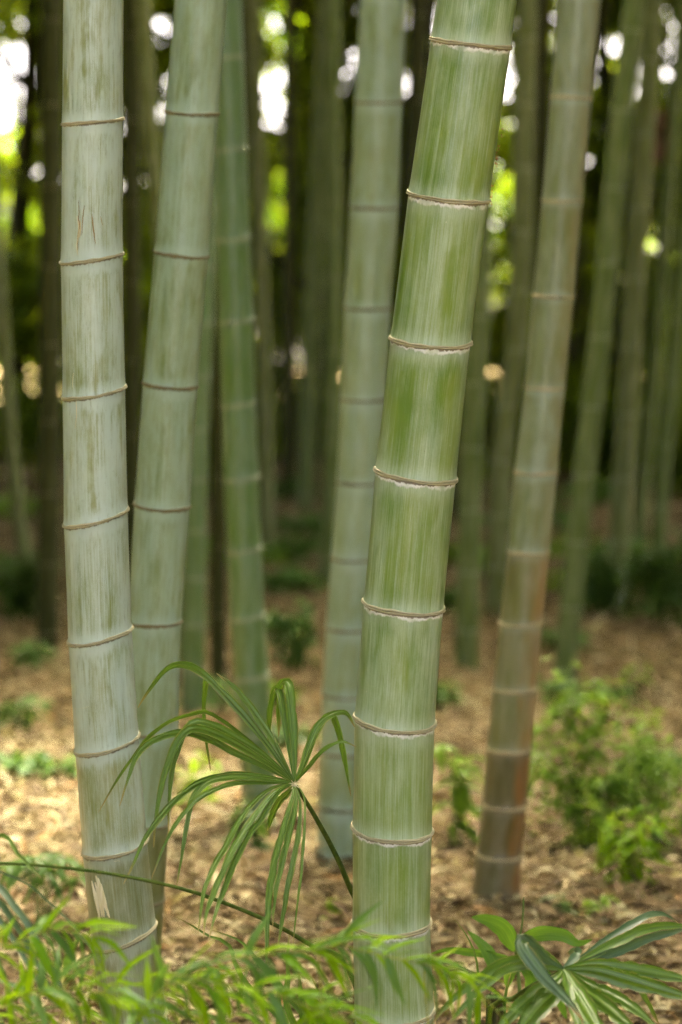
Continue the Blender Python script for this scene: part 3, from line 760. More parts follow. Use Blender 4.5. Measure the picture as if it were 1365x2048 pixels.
for k, (lb, px, z0, r) in enumerate([('sunlit lime tree glimpsed at the far left', 25, 440, 1.1), ('sunlit lime tree glimpsed beside the deep green banded culm', 572, 40, 1.2),
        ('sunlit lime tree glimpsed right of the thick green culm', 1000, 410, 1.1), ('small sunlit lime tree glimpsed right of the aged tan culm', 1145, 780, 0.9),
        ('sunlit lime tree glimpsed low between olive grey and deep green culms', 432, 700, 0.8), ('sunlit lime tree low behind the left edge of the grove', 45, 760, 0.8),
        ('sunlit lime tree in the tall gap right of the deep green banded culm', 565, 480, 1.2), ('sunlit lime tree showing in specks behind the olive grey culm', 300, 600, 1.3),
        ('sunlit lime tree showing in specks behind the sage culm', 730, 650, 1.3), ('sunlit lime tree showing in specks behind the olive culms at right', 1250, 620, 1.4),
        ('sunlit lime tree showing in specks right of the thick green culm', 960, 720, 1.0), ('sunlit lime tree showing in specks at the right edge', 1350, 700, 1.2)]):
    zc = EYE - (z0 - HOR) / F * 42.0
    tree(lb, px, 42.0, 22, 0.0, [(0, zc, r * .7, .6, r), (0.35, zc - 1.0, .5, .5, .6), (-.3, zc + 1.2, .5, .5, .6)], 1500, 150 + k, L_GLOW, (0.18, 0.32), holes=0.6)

UG = 'understory shrubs at the dark back of the grove'
for k, (px, d, wp, hp, m, lb) in enumerate([(30, 22, 260, 190, L_TREE, 'dark understory shrub at the far left'), (190, 24, 240, 130, L_TREE, 'low dark understory shrub behind the pale scarred culm'),
        (340, 21, 200, 170, L_TREE, 'dark understory shrub behind the olive grey culm'), (470, 24, 240, 150, L_TREE, 'understory shrub behind the deep green banded culm'),
        (640, 25, 260, 120, L_TREE, 'low yellow green understory shrub left of the sage culm'), (800, 24, 240, 170, L_TREE, 'dark understory shrub behind the sage culm'),
        (960, 22, 200, 200, L_TREE, 'yellow green understory shrub right of the thick green culm'), (1110, 23, 220, 230, L_TREE, 'understory shrub glowing behind the aged tan culm'),
        (1250, 22, 230, 190, L_TREE, 'dark understory shrub behind the olive culms at right'), (1370, 21, 220, 210, L_TREE, 'dark understory shrub at the far right')]):
    shrub(lb, px, 0, wp, hp, 1500, 300 + k, m, 0.15, group=UG, d=d, asp=0.45)

# unidentified rust coloured patch at upper right, built as hanging dead foliage
def dead_spray():
    c = P(1325, 235, 21.0); g = np.random.default_rng(5); n = 160
    root = empty('dead_foliage_spray', c); tag(root, 'unidentified rust coloured patch hanging high at the right, built as dead leaves', 'dead leaves')
    pos = np.stack([g.normal(0, .05, n), g.normal(0, .05, n), -0.28 + 0.38 * g.random(n)], 1)
    dr = np.stack([g.normal(0, .4, n), g.normal(0, .4, n), -np.ones(n)], 1)
    link('foliage', leaves_mesh('foliage', pos, dr, g.normal(size=(n, 3)), 0.12 + 0.08 * g.random(n), 0.03 + 0.02 * g.random(n), L_RUST), root)
    link('twig', tube('twig', [(0, 0, -0.2), (0.01, 0.0, 0.4), (0.25, 0.1, 1.6), (0.45, 0.2, 3.2)], [.004, .006, .009, .012], M_BARK, 6), root)
dead_spray()

# ================================================================== LOW PLANTS
def catmull(pts, n):
    pts = [Vector(p) for p in pts]
    seg = [(pts[i + 1] - pts[i]).length for i in range(len(pts) - 1)]
    tot = sum(seg); cum = [0]
    for s in seg: cum.append(cum[-1] + s)
    out = []
    for k in range(n + 1):
        t = tot * k / n
        i = 0
        while i < len(seg) - 1 and cum[i + 1] < t: i += 1
        u = (t - cum[i]) / max(seg[i], 1e-9)
        p0 = pts[max(i - 1, 0)]; p1 = pts[i]; p2 = pts[i + 1]; p3 = pts[min(i + 2, len(pts) - 1)]
        out.append(0.5 * ((2 * p1) + (p2 - p0) * u + (2 * p0 - 5 * p1 + 4 * p2 - p3) * u * u + (3 * p1 - p0 - 3 * p2 + p3) * u ** 3))
    return out

def blade(name, pts, width, mat, parent, roll=0.0, prof='palm', n=28, pleats=1, nrm=(0, -1, 0.25), wob=0.0, seed=0, fold=0.22):
    """long pleated leaf segment along a 3-D path"""
    g = random.Random(seed); off = wpos(parent)
    c = catmull(pts, n); V, uv = [], []
    across = 4 * pleats + 1
    ph = g.random() * 6.28
    for i, p in enumerate(c):
        v = i / n
        t = (c[min(i + 1, n)] - c[max(i - 1, 0)]).normalized()
        nn = Vector(nrm); s = t.cross(nn)
        if s.length < 0.1: s = t.cross(Vector((1, 0, 0)))
        s.normalize(); up = s.cross(t).normalized()
        a = roll + wob * math.sin(v * 4 + ph)
        s2 = s * math.cos(a) + up * math.sin(a); u2 = up * math.cos(a) - s * math.sin(a)
        if prof == 'palm': wv = (0.16 + 0.84 * min(1, v / 0.35) ** 0.8) * (1 - max(0, (v - 0.55) / 0.45) ** 1.6 * 0.93)
        elif prof == 'broad': wv = max(0.03, math.sin(math.pi * min(1, v ** 0.80)) ** 0.85)
        else: wv = max(0.04, math.sin(math.pi * (0.04 + 0.96 * v) ** 0.7))
        wv *= width * (1 + 0.04 * math.sin(v * 23 + ph))
        for k in range(across):
            u = k / (across - 1); x = (u - 0.5)
            tri = abs(((u * pleats * 2) % 2) - 1)      # 1 at pleat edge, 0 at its groove
            h = (tri - 0.5) * fold * wv / pleats * (1.0 if prof != 'broad' else 0.6)
            if pleats == 1: h = abs(x) * 2 * fold * wv * 0.5
            rag = 1.0
            if prof == 'palm' and k in (0, across - 1) and v > 0.3:
                rag = 1 - 0.22 * max(0, math.sin(v * 31 + ph * 3 + k)) ** 3 - 0.3 * max(0, math.sin(v * 11 + ph + 2 * k)) ** 8
            q = p + s2 * (x * wv * rag) + u2 * h - off
            V.append(tuple(q)); uv.append((u, v, 0))
    Fc = []
    for i in range(n):
        for k in range(across - 1):
            a = i * across + k; Fc.append((a, a + 1, a + across + 1, a + across))
    return link(name, mesh(name, V, Fc, mat, attrs={'uvv': uv, 'shade': [g.random()] * len(V)}), parent)

def zp(pts, ox, oy, k, d, slope=0.0, sag=0.0):
    """zoom coords -> 3-D points; depth drifts by slope (metres over the length)"""
    n = len(pts); out = []
    for i, (x, y) in enumerate(pts):
        t = i / (n - 1)
        out.append(P(ox + x * k, oy + y * k, d + slope * t + sag * math.sin(math.pi * t)))
    return out

def fan_palm():
    root_d = 4.12
    rootp = P(800, 2060, root_d); rootp.z = 0
    root = empty('fan_palm', rootp); tag(root, 'young fan palm with drooping split fronds in front of the deep green banded culm', 'palm')
    off = rootp
    ox, oy, k = 180, 1300, 0.3956
    D = 3.80
    hub = (1035, 672)
    fr = empty('frond', (0, 0, 0)); fr.parent = root
    H3 = P(ox + hub[0] * k, oy + hub[1] * k, D)
    fr.location = H3 - rootp
    S = [ # path, width, depth slope, roll, pleats
        ([(900, 480), (780, 330), (640, 180), (540, 95), (455, 70), (380, 105), (300, 200), (243, 292)], 52, 0.10, 0.3, 1),
        ([(930, 460), (830, 310), (740, 195), (640, 118)], 50, 0.04, 0.5, 1),
        ([(960, 590), (850, 490), (740, 400), (650, 335), (580, 305), (500, 325), (400, 355), (300, 430), (230, 520), (140, 650), (42, 822)], 34, 0.06, 0.7, 1),
        ([(880, 530), (720, 430), (620, 380), (540, 362), (490, 400), (455, 480), (420, 600), (400, 760), (398, 920)], 46, -0.05, -0.2, 1),
        ([(880, 560), (720, 465), (600, 410), (515, 398), (455, 450), (400, 560), (360, 700), (335, 830), (322, 1000)], 50, -0.08, 0.1, 1),
        ([(880, 590), (720, 515), (600, 450), (500, 420), (400, 425), (300, 470), (230, 545), (190, 660), (150, 790)], 46, -0.10, 0.25, 1),
        ([(880, 640), (740, 628), (620, 650), (520, 690), (430, 760), (350, 850), (280, 950), (220, 1080), (170, 1185)], 42, -0.16, 0.2, 1),
        ([(880, 672), (740, 675), (640, 705), (540, 760), (460, 850), (390, 960), (310, 1160)], 36, -0.14, -0.3, 1),
        ([(900, 655), (720, 645), (600, 670), (535, 735), (510, 800), (480, 960), (437, 1210)], 46, -0.10, -0.5, 1),
        ([(920, 700), (830, 770), (760, 860), (690, 990), (620, 1110), (575, 1230), (545, 1446)], 36, -0.20, 0.2, 1),
        ([(940, 715), (850, 820), (770, 940), (700, 1060), (640, 1200), (590, 1330), (575, 1460)], 46, -0.23, -0.2, 1),
        ([(955, 720), (870, 850), (800, 945), (730, 1080), (670, 1230), (630, 1350), (600, 1470)], 40, -0.22, 0.4, 1),
        ([(1020, 760), (980, 900), (940, 1050), (915, 1180), (900, 1300), (895, 1480), (890, 1653)], 42, -0.16, 0.2, 1),
        ([(1040, 780), (1005, 940), (970, 1100), (940, 1230), (925, 1400)], 44, -0.14, -0.35, 1),
        ([(1062, 780), (1052, 930), (1030, 1050), (1000, 1200), (970, 1380), (945, 1524)], 40, -0.10, 0.5, 1),
        ([(1082, 740), (1087, 850), (1077, 1000), (1065, 1150), (1040, 1365), (1028, 1500)], 18, -0.06, 0.1, 1),
        ([(1035, 500), (1022, 320), (1005, 190), (985, 165), (962, 200), (955, 300), (955, 440)], 58, 0.14, 0.1, 1),
        ([(1008, 500), (978, 330), (958, 215), (940, 200), (918, 260), (905, 400), (905, 520)], 50, 0.18, -0.2, 1),
        ([(1070, 590), (1110, 480), (1150, 390), (1210, 335), (1290, 318), (1340, 390)], 46, 0.06, 0.3, 1),
        ([(1090, 570), (1130, 450), (1180, 360), (1225, 335), (1265, 450), (1295, 600), (1320, 740)], 42, 0.14, 0.2, 1),
        ([(1110, 590), (1180, 510), (1270, 465), (1345, 490)], 36, -0.04, 0.5, 1),
        ([(1000, 720), (950, 770), (920, 840), (898, 915)], 50, 0.14, 0.3, 1),
        ([(860, 430), (740, 270), (640, 170), (592, 155), (576, 230), (580, 400), (610, 615)], 40, 0.16, 0.6, 1)]
    for j, (pts, w, sl, roll, pl) in enumerate(S):
        p3 = zp([hub] + pts, ox, oy, k, D, sl, random.uniform(-.02, .02))
        blade('leaf_segment', p3, w * k / F * D * 0.92, L_PALM, fr, roll, 'palm', 34, 2 if w > 35 else 1, wob=0.25, seed=j, fold=0.55)
    # bleached cords at the hub
    for j in range(9):
        a = j * 0.7; q = [H3 + Vector((math.cos(a) * r * 0.006, -0.005 - 0.002 * r, math.sin(a) * r * 0.005 - 0.002)) for r in (0, 0.8, 1.6)]
        link('hub_fibre', tube('hub_fibre', q, [.0012, .0010, .0004], M_FIBRE, 5, H3), fr)
    pet = [P(ox + x * k, oy + y * k, dd) for x, y, dd in [(1042, 690, 3.815), (1095, 770, 3.84), (1160, 880, 3.88), (1235, 1020, 3.94), (1310, 1190, 4.0)]] + [P(745, 1900, 4.06), rootp + Vector((0, 0, -0.03))]
    pc = catmull(pet, 26)
    link('stalk', tube('stalk', pc, [0.0034 + 0.0035 * i / 26 for i in range(27)], M_STALK, 8, rootp), root)
    # second frond: long stalk to the left, fan beyond the left edge with blades hanging back into view
    st = [P(-90, 1742, 3.42), P(0, 1728, 3.46), P(100, 1733, 3.5), P(200, 1745, 3.55), P(300, 1763, 3.6), P(401, 1789, 3.66), P(528, 1839, 3.74), P(620, 1890, 3.84), P(704, 1954, 3.98), rootp]
    sc = catmull(st, 50)
    link('stalk', tube('stalk', sc, [0.0020 + 0.0030 * i / 50 for i in range(51)], M_STALK, 8, rootp), root)
    h2 = P(-90, 1742, 3.42)
    f2 = empty('frond', h2 - rootp); f2.parent = root
    ox, oy, k = 0, 1640, 0.293
    for j, (pts, w, mat, dd) in enumerate([
        ([(0, 110), (130, 240), (285, 405)], 46, L_PALM, 0.0),
        ([(-100, 300), (0, 355), (180, 430), (330, 560), (500, 720), (650, 930), (760, 1100)], 22, L_PALMB, -0.05),
        ([(-150, 420), (0, 470), (100, 600), (210, 760), (330, 980), (430, 1180), (520, 1400)], 80, L_PALMB, -0.10),
        ([(-150, 480), (0, 560), (100, 700), (180, 830), (290, 1050), (400, 1250), (470, 1400)], 70, L_PALMB, -0.14),
        ([(-150, 560), (0, 690), (120, 860), (240, 1080), (330, 1210), (440, 1400)], 64, L_PALMB, -0.18),
        ([(-200, 700), (-40, 900), (60, 1150), (120, 1420)], 60, L_PALM, -0.2)]):
        p3 = [h2] + zp(pts, ox, oy, k, 3.40 + dd, -0.1)
        blade('leaf_segment', p3, w * k / F * 3.4 * 0.72, mat, f2, 0.15 * (-1) ** j, 'palm', 30, 1, wob=0.2, seed=60 + j, fold=0.35)
    # low blades and fibrous old bases around the foot
    ox, oy, k = 400, 1760, 0.3663
    f3 = empty('frond', (0, 0, 0)); f3.parent = root; f3.location = Vector((0, 0, 0.1))
    for j, (pts, w, dd) in enumerate([
        ([(440, 980), (435, 780), (430, 560), (425, 480)], 40, 3.95), ([(600, 950), (560, 720), (545, 560), (540, 500)], 60, 4.0),
        ([(760, 900), (690, 700), (640, 590), (610, 540)], 40, 4.0), ([(500, 760), (480, 500), (485, 330), (490, 290)], 40, 4.05),
        ([(250, 560), (160, 360), (40, 300), (-60, 240), (-140, 200)], 26, 4.05), ([(420, 560), (300, 420), (210, 330), (60, 275)], 30, 4.1)]):
        q = zp(pts, ox, oy, k, dd, 0.0)
        blade('leaf_segment', [rootp.lerp(q[0], 0.55)] + q, w * k / F * dd, L_PALM, f3, 0.2 * (-1) ** j, 'palm', 20, 1, wob=0.2, seed=90 + j, fold=0.35)
fan_palm()

def fan_palm_right():
    D = 3.55; ox, oy, k = 860, 1780, 0.37
    hub = (725, 430); H3 = P(ox + hub[0] * k, oy + hub[1] * k, D)
    rp = P(960, 2048, 3.75); rp.z = 0
    root = empty('fan_palm', rp); tag(root, 'glossy low fan palm spreading at the lower right corner', 'palm')
    fr = empty('frond', H3 - rp); fr.parent = root
    S = [([(850, 350), (1000, 240), (1150, 155), (1230, 130), (1300, 150), (1350, 185)], 42, 0.14, 0.4, L_PALMB),
         ([(860, 365), (1000, 290), (1150, 215), (1300, 195), (1440, 200)], 56, 0.08, 0.2, L_PALM),
         ([(880, 380), (1050, 315), (1200, 255), (1430, 205)], 56, 0.06, -0.2, L_PALMB),
         ([(900, 410), (1050, 425), (1200, 450), (1440, 495)], 84, 0.0, 0.1, L_PALM), ([(900, 440), (1050, 480), (1200, 525), (1450, 600)], 92, -0.04, -0.15, L_PALM),
         ([(850, 510), (980, 570), (1100, 640), (1250, 760)], 70, -0.1, 0.2, L_PALM), ([(830, 540), (900, 590), (1000, 670), (1150, 800)], 92, -0.14, -0.1, L_PALM),
         ([(770, 520), (830, 620), (900, 740), (960, 840)], 110, -0.16, 0.1, L_PALM), ([(740, 520), (770, 640), (830, 800)], 60, -0.14, 0.4, L_PALM),
         ([(640, 385), (560, 310), (495, 268), (505, 320), (600, 450), (700, 555), (770, 630), (830, 710)], 84, -0.14, 0.1, L_PALMB),
         ([(680, 540), (600, 620), (520, 720), (430, 860)], 120, -0.12, 0.1, L_PALM), ([(690, 480), (560, 570), (430, 690), (330, 830)], 80, -0.10, -0.2, L_PALM),
         ([(600, 400), (490, 378), (380, 410), (250, 490), (120, 590), (10, 730)], 60, -0.1, 0.2, L_PALM),
         ([(610, 420), (500, 410), (380, 450), (250, 560), (90, 740)], 48, -0.12, -0.1, L_PALM),
         ([(680, 390), (600, 330), (540, 280), (480, 262)], 44, 0.06, 0.3, L_PALM),
         ([(920, 370), (1060, 450), (1150, 560), (1240, 730)], 52, 0.18, 0.2, L_PALM),
         ([(800, 350), (780, 335), (745, 345)], 50, 0.05, 0.2, L_PALMB)]
    for j, (pts, w, sl, roll, mat) in enumerate(S):
        blade('leaf_segment', zp([hub] + pts, ox, oy, k, D, sl), w * k / F * D * 1.08, mat, fr, roll, 'palm', 30, 2 if w > 65 else 1, wob=0.15, seed=130 + j, fold=0.35)
    pet = catmull([H3 + Vector((0, .01, -.004)), P(ox + 560 * k, oy + 515 * k, 3.6), P(ox + 430 * k, oy + 605 * k, 3.66), P(ox + 320 * k, oy + 690 * k, 3.7), rp], 16)
    link('stalk', tube('stalk', pet, [0.003 + 0.004 * i / 16 for i in range(17)], M_STALK, 8, rp), root)
    for j, (a, b, w) in enumerate([((350, 760), (345, 555), 0.010), ((380, 780), (372, 580), 0.007), ((325, 780), (318, 570), 0.007)]):
        q = [rp.lerp(P(ox + a[0] * k, oy + a[1] * k, 3.72), 0.3), P(ox + a[0] * k, oy + a[1] * k, 3.72), P(ox + b[0] * k, oy + b[1] * k, 3.70)]
        link('old_leaf_base', tube('old_leaf_base', catmull(q, 8), [w] * 7 + [w * .8, w * .55], M_STUB, 7, rp), root)
    for j, (pts, w) in enumerate([([(390, 800), (405, 600), (440, 450)], 40), ([(265, 460), (200, 250), (115, 140)], 16)]):
        q = zp(pts, ox, oy, k, 3.72)
        blade('leaf_segment', [rp.lerp(q[0], .5)] + q, w * k / F * 3.7, L_PALM, fr, 0.3, 'palm', 16, 1, seed=170 + j, fold=.35)
fan_palm_right()

def herb():
    D = 4.25; ox, oy, k = 860, 1780, 0.37
    foot = P(ox + 470 * k, 2030, D); foot.z = 0
    root = empty('broadleaf_seedling', foot); tag(root, 'seedling with three broad fresh green leaves behind the lower right palm', 'seedling')
    top = P(ox + 468 * k, oy + 330 * k, D)
    link('stem', tube('stem', catmull([foot, foot.lerp(top, .5) + Vector((.01, 0, 0)), top], 10), [.0035] * 11, M_STALKG, 7, foot), root)
    for j, (pts, w, sl, roll) in enumerate([
        ([(468, 335), (440, 280), (400, 210), (320, 165), (225, 148)], 100, -0.05, 0.2), ([(468, 360), (370, 420), (300, 320), (205, 222)], 78, 0.02, -0.2),
        ([(468, 335), (520, 265), (600, 235), (720, 245), (800, 290), (880, 268)], 80, -0.06, -0.25), ([(468, 380), (330, 350), (200, 335), (90, 325), (0, 350)], 46, 0.05, 0.3),
        ([(468, 400), (540, 460), (560, 560), (600, 640)], 80, 0.06, 0.2), ([(468, 410), (430, 460), (420, 530)], 60, 0.06, 0.2), ([(468, 400), (560, 440), (660, 520), (740, 700)], 90, 0.1, 0.2)]):
        blade('leaf', zp(pts, ox, oy, k, D, sl), w * k / F * D, L_BROAD, root, roll, 'broad', 18, 1, seed=200 + j, fold=0.3, wob=0.15)
    t2 = P(ox + 508 * k, oy + 40 * k, D)
    link('runner', tube('runner', catmull([top, top.lerp(t2, .5) + Vector((.004, 0, 0)), t2], 8), [.0016] * 8 + [.0008], M_STALKG, 5, foot), root)
herb()

# unit leaves shared by the small plants
def unit_leaf(name, mat, aspect, droop, seed, prof='lance'):
    e = empty('tmp', (0, 0, 0))
    o = blade(name, [(0, 0, 0), (0.33, 0, 0.05), (0.66, 0, 0.02 - droop * .4), (1, 0, -droop)], aspect, mat, e, 0, prof, 8, 1, nrm=(0, 0, 1), seed=seed, fold=0.3)
    me = o.data; bpy.data.objects.remove(o); bpy.data.objects.remove(e)
    return me
UL = {k: [unit_leaf('leaf', m, a, dp, i) for i, dp in enumerate((0.05, 0.18, 0.32))] for k, m, a in
      (('lime', L_LIME, 0.165), ('mid', L_MID, 0.17), ('deep', L_DEEP, 0.30), ('midbroad', L_HERB, 0.34), ('limebroad', L_LIME, 0.30))}

def put_leaf(parent, key, pos, dr, length, rnd, up=None):
    me = rnd.choice(UL[key]); o = link('leaf', me, parent)
    d = Vector(dr).normalized(); u = up or Vector((rnd.uniform(-.4, .4), rnd.uniform(-.6, .1), 1))
    s = u.cross(d)
    if s.length < .05: s = Vector((1, 0, 0))
    s.normalize(); z = d.cross(s)
    M = Matrix((d, s, z)).transposed().to_4x4()
    M = Matrix.Translation(Vector(pos) - wpos(parent)) @ M @ Matrix.Diagonal((length, length, length, 1))
    o.matrix_local = M
    return o

def sprig(label, pts, d, seed, n, leafpx, key='lime', group='dwarf bamboo sprigs in the foreground', mat=M_STALKY, name='dwarf_bamboo', tw=0.0016, rootx=None, dd=0.0):
    """arching dwarf bamboo shoot: traced stem, rooted in the ground, two-ranked leaves"""
    g = random.Random(seed)
    q = [P(x, y, d + dd * i / max(1, len(pts) - 1)) for i, (x, y) in enumerate(pts)]
    f = Vector((q[0].x if rootx is None else (rootx - 682.5) / F * d, d + 0.05, 0))
    root = empty(name, f); tag(root, label, 'bamboo sprig', group)
    path = [f, f.lerp(q[0], 0.6) + Vector((0.01, 0, 0.02))] + q
    c = catmull(path, 40)
    link('stem', tube('stem', c, [tw * (1.3 - 0.9 * i / 40) for i in range(41)], mat, 6, f), root)
    vis = [p for p in catmull(q, 60)]
    for i in range(n):
        t = (i + g.uniform(-.3, .3)) / n * 0.94 + 0.06
        j = max(1, min(59, int(t * 60))); p = vis[j]; tan = (vis[j + 1 if j < 60 else 60] - vis[j - 1]).normalized()
        sgn = 1 if i % 2 else -1
        out = Vector((-tan.z, g.uniform(-.5, .5), tan.x)) * sgn
        dr = tan * g.uniform(.35, 1.0) + out * g.uniform(.3, .9) + Vector((0, g.uniform(-.5, .5), g.uniform(-.7, 0.05)))
        put_leaf(root, key if g.random() < .62 else 'mid', p, dr, leafpx / F * d * g.uniform(.7, 1.25), g)
    put_leaf(root, key, vis[-1], (vis[-1] - vis[-3]) + Vector((0, 0, -.001)), leafpx / F * d, g)
    return root

for k, (lb, pts, d, n, lp) in enumerate([
    ('bright lime sprig crossing the foot of the thick green culm', [(640, 1895), (700, 1897), (780, 1915), (850, 1928), (905, 1945)], 2.75, 14, 95),
    ('lime sprig glowing below the fan palm', [(400, 1935), (470, 1918), (560, 1908), (640, 1900), (690, 1885)], 2.7, 16, 100),
    ('arching sprig along the bottom edge below the fan palm', [(330, 1975), (430, 1968), (540, 1985), (620, 2015), (700, 2045)], 2.6, 15, 105),
    ('leafy sprig in front of the foot of the pale scarred culm', [(120, 2040), (200, 1985), (290, 1965), (380, 1970), (440, 1985)], 2.75, 17, 95),
    ('lime sprig at the lower left corner', [(-60, 1930), (20, 1890), (110, 1860), (190, 1875)], 2.7, 17, 95),
    ('low sprig on the bottom edge at far left', [(-40, 2040), (60, 1990), (150, 1975), (240, 2000)], 2.6, 15, 100),
    ('upright sprig on the bottom edge under the pale scarred culm', [(260, 2100), (280, 2030), (330, 1975), (400, 1960)], 2.6, 14, 95),
    ('sprig with drooping leaves on the bottom edge left of the thick green culm', [(430, 2110), (460, 2040), (520, 2000), (600, 1985), (660, 2000)], 2.8, 14, 95),
    ('pale yellowish sprig leaning right beside the foot of the thick green culm', [(850, 1925), (900, 1945), (960, 1985), (1000, 2030)], 2.85, 8, 90),
    ('small sprig low at the left with bending tip', [(20, 2100), (50, 2040), (90, 1980), (150, 1945)], 2.8, 13, 90),
    ('sprig hugging the bottom edge in the middle', [(540, 2120), (580, 2060), (650, 2030), (720, 2040)], 2.7, 10, 90)]):
    sprig(lb, pts, d + 0.32, 400 + k, int(n * 1.5), lp * 1.1)

def plant(label, px, base_py, wpx, hpx, nst, nl, leafpx, key, seed, name='leafy_seedling', mat=M_STALKG, palmate=False, group=None, fan=1.0):
    """small plant with separate leaves on thin stems"""
    g = random.Random(seed); d = ground_d(base_py); s = d / F
    root = empty(name, ((px - 682.5) * s, d, float(rise(d)))); tag(root, label, 'plant', group)
    off = wpos(root)
    for k in range(nst):
        a = (k + g.uniform(.2, .8)) / nst * 2 - 1
        tip = off + Vector((a * wpx * s * 0.42, g.uniform(-.5, .5) * wpx * s * 0.5, hpx * s * g.uniform(.6, 1.0)))
        c = catmull([off + Vector((a * .02, 0, -.01)), off.lerp(tip, .5) + Vector((-a * wpx * s * .08, 0, hpx * s * .12)), tip], 12)
        link('stem', tube('stem', c, [.0022 - .0012 * i / 12 for i in range(13)], mat, 5, off), root)
        if palmate:
            for j in range(nl):
                b = j / nl * 6.283 + g.uniform(-.3, .3)
                put_leaf(root, key, tip, Vector((math.cos(b), math.sin(b) * .8, -0.35 + g.uniform(-.35, .2))), leafpx * s * g.uniform(.75, 1.2), g)
        else:
            for j in range(nl):
                t = 0.3 + 0.7 * j / max(1, nl - 1); p = c[min(12, int(t * 12))]
                b = g.uniform(0, 6.283)
                put_leaf(root, key, p, Vector((math.cos(b), math.sin(b) * .8, g.uniform(-.7, .25))), leafpx * s * g.uniform(.7, 1.25), g)
    return root

plant('dark palmate leaved seedlings left of the pale scarred culm', 85, 1880, 190, 175, 7, 7, 85, 'mid', 500, palmate=True)
plant('fresh green seedling in the litter between olive grey and deep green culms', 392, 1625, 90, 120, 4, 6, 55, 'limebroad', 501)
plant('bluish green broad seedling behind the fan palm hub', 495, 1715, 90, 110, 4, 5, 62, 'deep', 502)
plant('tiny seedling in the litter left of the thick green culm', 664, 1845, 55, 60, 3, 4, 34, 'limebroad', 503)
plant('fresh broad leaved seedling right behind the thick green culm', 915, 1690, 110, 230, 6, 7, 62, 'midbroad', 504)
plant('pair of drooping dark leaves right of the aged tan foot', 1120, 1845, 60, 55, 3, 4, 46, 'deep', 505)
plant('small bright seedling in litter below the sasa clump', 1195, 1842, 95, 60, 4, 4, 46, 'midbroad', 506)
plant('yellow green dwarf bamboo clump with narrow leaves at right', 1260, 1790, 230, 200, 12, 9, 66, 'lime', 507, name='dwarf_bamboo_clump', mat=M_STALKY)
shrub('light green small leaved shrub beside the aged tan culm', 1175, 1690, 310, 290, 850, 508, L_HERB, 0.05, asp=0.36)
shrub('light green shrub continuing behind the dwarf bamboo clump at right', 1300, 1700, 260, 230, 520, 509, L_HERB, 0.05, asp=0.3)
plant('fresh seedling on open litter at right', 1285, 1490, 70, 70, 3, 5, 42, 'limebroad', 510)
plant('faint seedling on the litter far right', 1275, 1385, 60, 60, 3, 5, 34, 'midbroad', 511)
shrub('blurred low herb patch between deep green and sage culms', 600, 1330, 110, 110, 150, 512, L_MID, 0.09, asp=0.5)
shrub('far blurred low herb patch by the sunlit floor', 585, 1125, 120, 60, 120, 513, L_MID, 0.12, asp=0.5)
shrub('dark blurred shrub at the right edge under the olive culms', 1205, 1235, 130, 140, 260, 514, L_DEEP, 0.12, asp=0.45)
shrub('dark blurred shrub at the far right edge', 1330, 1255, 150, 170, 300, 515, L_DEEP, 0.12, asp=0.45)
shrub('dim shrub at the left edge below the slender leaning culm', 30, 1240, 150, 130, 240, 516, L_DEEP, 0.12, asp=0.45)
shrub('low dim herbs on the floor at far left', 30, 1450, 130, 60, 70, 517, L_MID, 0.07, asp=0.45)
shrub('low dim herbs on the floor left of the pale scarred culm', 60, 1340, 120, 50, 70, 518, L_MID, 0.08, asp=0.45)
shrub('low herbs on the floor right of the aged tan culm', 1120, 1420, 90, 70, 60, 519, L_MID, 0.07, asp=0.45)
shrub('low dim herbs behind the olive grey culm foot', 420, 1420, 110, 70, 80, 520, L_MID, 0.08, asp=0.45)
shrub('dim low herbs far right of the thick green culm', 905, 1230, 90, 60, 80, 521, L_MID, 0.10, asp=0.45)

gh = random.Random(77)
HERB_SPOTS = [(330, 1250, 'herb patch low behind the olive grey culm'), (560, 1420, 'herb patch right of the deep green banded culm foot'),
    (560, 1180, 'far herb patch just right of the deep green banded culm'), (880, 1420, 'herb patch hidden at the right flank of the thick green culm'),
    (900, 1120, 'far herb patch right of the thick green culm'), (1010, 1150, 'far herb patch behind the aged tan culm'), (1110, 1300, 'herb patch just right of the aged tan culm'),
    (1180, 1180, 'far herb patch under the olive culms at right'), (60, 1150, 'far herb patch at the left edge of the floor'), (480, 1130, 'far herb patch behind the deep green banded culm'),
    (640, 1070, 'farthest herb patch left of the sage culm'), (1290, 1150, 'far herb patch at the right of the floor'), (1230, 1420, 'small herb patch on open litter at right'),
    (60, 1560, 'small herb patch on near litter at left'), (720, 1040, 'far mossy herb patch behind the sage culm'), (900, 1000, 'farthest mossy herb patch right of the thick green culm'), (1060, 1060, 'far mossy herb patch right behind the aged tan culm'), (1180, 1010, 'farthest mossy herb patch at right'), (560, 1000, 'farthest mossy herb patch right of the deep green banded culm'), (300, 1060, 'far mossy herb patch behind the two left culms'), (1150, 1120, 'far mossy herb patch left of the olive culm feet'), (20, 1040, 'far mossy herb patch at the left edge'), (580, 1500, 'small herb patch between fan palm and sage culm'), (1330, 1560, 'herb patch near the right edge of the litter')]
for k, (x, y, lb) in enumerate(HERB_SPOTS):
    shrub(lb, x, y, gh.uniform(110, 190), gh.uniform(30, 60), 110, 540 + k, gh.choice([L_MID, L_HERB]), 0.07 if y > 1400 else 0.09 if y > 1250 else 0.13, name='herb_patch', asp=0.45, group='low herb patches on the shaded floor')

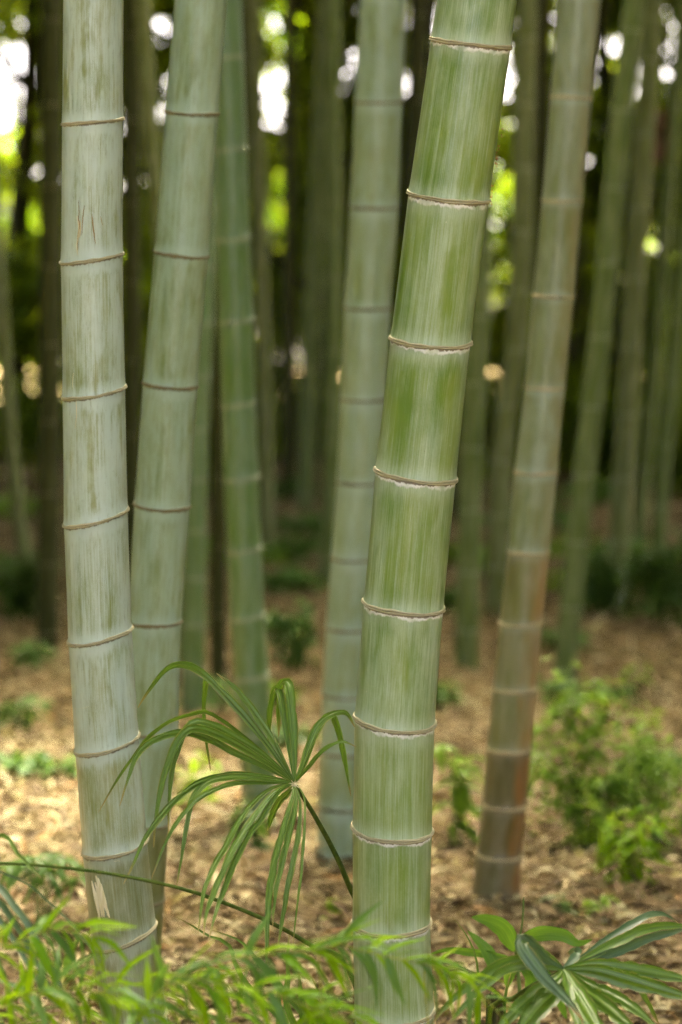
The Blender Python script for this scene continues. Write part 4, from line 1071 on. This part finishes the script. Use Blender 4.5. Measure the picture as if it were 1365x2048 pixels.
# ================================================================== SMALL MARKS ON THE CULMS
def surf(fr, d, px, py, lift=0.0012):
    """point on the front of a traced culm at pixel (px, py)"""
    p = P(px, py, d)
    for k in range(len(fr) - 1):
        a, b = fr[k], fr[k + 1]
        if a.c.z >= p.z >= b.c.z:
            t = (a.c.z - p.z) / (a.c.z - b.c.z); c = a.c.lerp(b.c, t); r = (a.r + (b.r - a.r) * t) * 0.962
            dx = max(-r * .98, min(r * .98, p.x - c.x)); y = c.y - math.sqrt(r * r - dx * dx) - lift
            return P(px, py, y)
    return p

def strips(name, root, fr, d, lines, mat, w, seed):
    g = random.Random(seed); off = wpos(root); V, Fc = [], []
    for ln in lines:
        c = [surf(fr, d, x, y, 0.0022 + 0.0014 * g.random()) for x, y in ln]
        c = catmull(c, 8); b = len(V)
        ww = w * g.uniform(.6, 1.3)
        for i, p in enumerate(c):
            k = math.sin(math.pi * (0.12 + 0.80 * i / 8))
            for s, l in ((-1, 0.0012), (0, 0.0), (1, 0.0012)):
                q = p + Vector((s * ww * k, l if s else -0.0008, 0)) - off; V.append(tuple(q))
        for i in range(8):
            for s in range(2):
                a = b + i * 3 + s; Fc.append((a, a + 1, a + 4, a + 3))
    link(name, mesh(name, V, Fc, mat), root)

strips('peeled_scar', culm_a, fr_a, 4.15, [[(184, 1762), (190, 1790), (196, 1815), (199, 1835), (193, 1848)], [(192, 1752), (199, 1775), (204, 1800), (208, 1835)],
    [(196, 1756), (204, 1785), (211, 1812), (219, 1836)], [(188, 1775), (195, 1800), (198, 1825), (201, 1846)], [(190, 1765), (197, 1790), (202, 1815), (204, 1836)],
    [(186, 1768), (192, 1795), (197, 1815), (198, 1822)], [(202, 1768), (207, 1790), (213, 1815), (215, 1832)]], M_FIBRE, 0.0036, 1)
strips('scratch_mark', culm_a, fr_a, 4.15, [[(157, 400), (158, 425), (156, 450)], [(156, 430), (159, 450), (155, 475), (156, 500)], [(169, 410), (166, 430), (164, 470)],
    [(184, 428), (186, 450), (191, 488)], [(201, 432), (204, 445), (205, 452)]], M_RUST, 0.0007, 2)
strips('scratch_mark', culm_a, fr_a, 4.15, [[(154, 432), (158, 455), (154, 490), (155, 510)], [(160, 440), (161, 460), (159, 475)]], M_FIBRE, 0.0014, 3)
strips('scratch_mark', culm_a, fr_a, 4.15, [[(147, 745), (145, 765), (146, 778)], [(152, 800), (153, 830), (150, 858)], [(228, 1724), (238, 1722), (240, 1724)], [(150, 1418), (168, 1416), (178, 1413)]], M_FIBRE, 0.0007, 4)
def crumbs():
    g = random.Random(9); off = wpos(culm_main)
    for k in range(34):
        y = g.choice([g.uniform(255, 335), g.uniform(285, 330), g.uniform(365, 408)])
        p = P(1004.5 - (y - 260) * 0.152 + g.uniform(-3, 2), y, 3.9 - g.uniform(-.01, .02))
        s = g.uniform(.0012, .0028)
        V = [tuple(p - off + Vector((g.uniform(-1, 1), g.uniform(-1, 1), g.uniform(-1.3, 1.3))) * s) for _ in range(5)]
        link('debris_crumb', mesh('debris_crumb', V, [(0, 1, 2), (0, 2, 3), (0, 3, 4), (1, 2, 4), (2, 3, 4), (0, 1, 4)], M_RUST, smooth=False), culm_main)
crumbs()
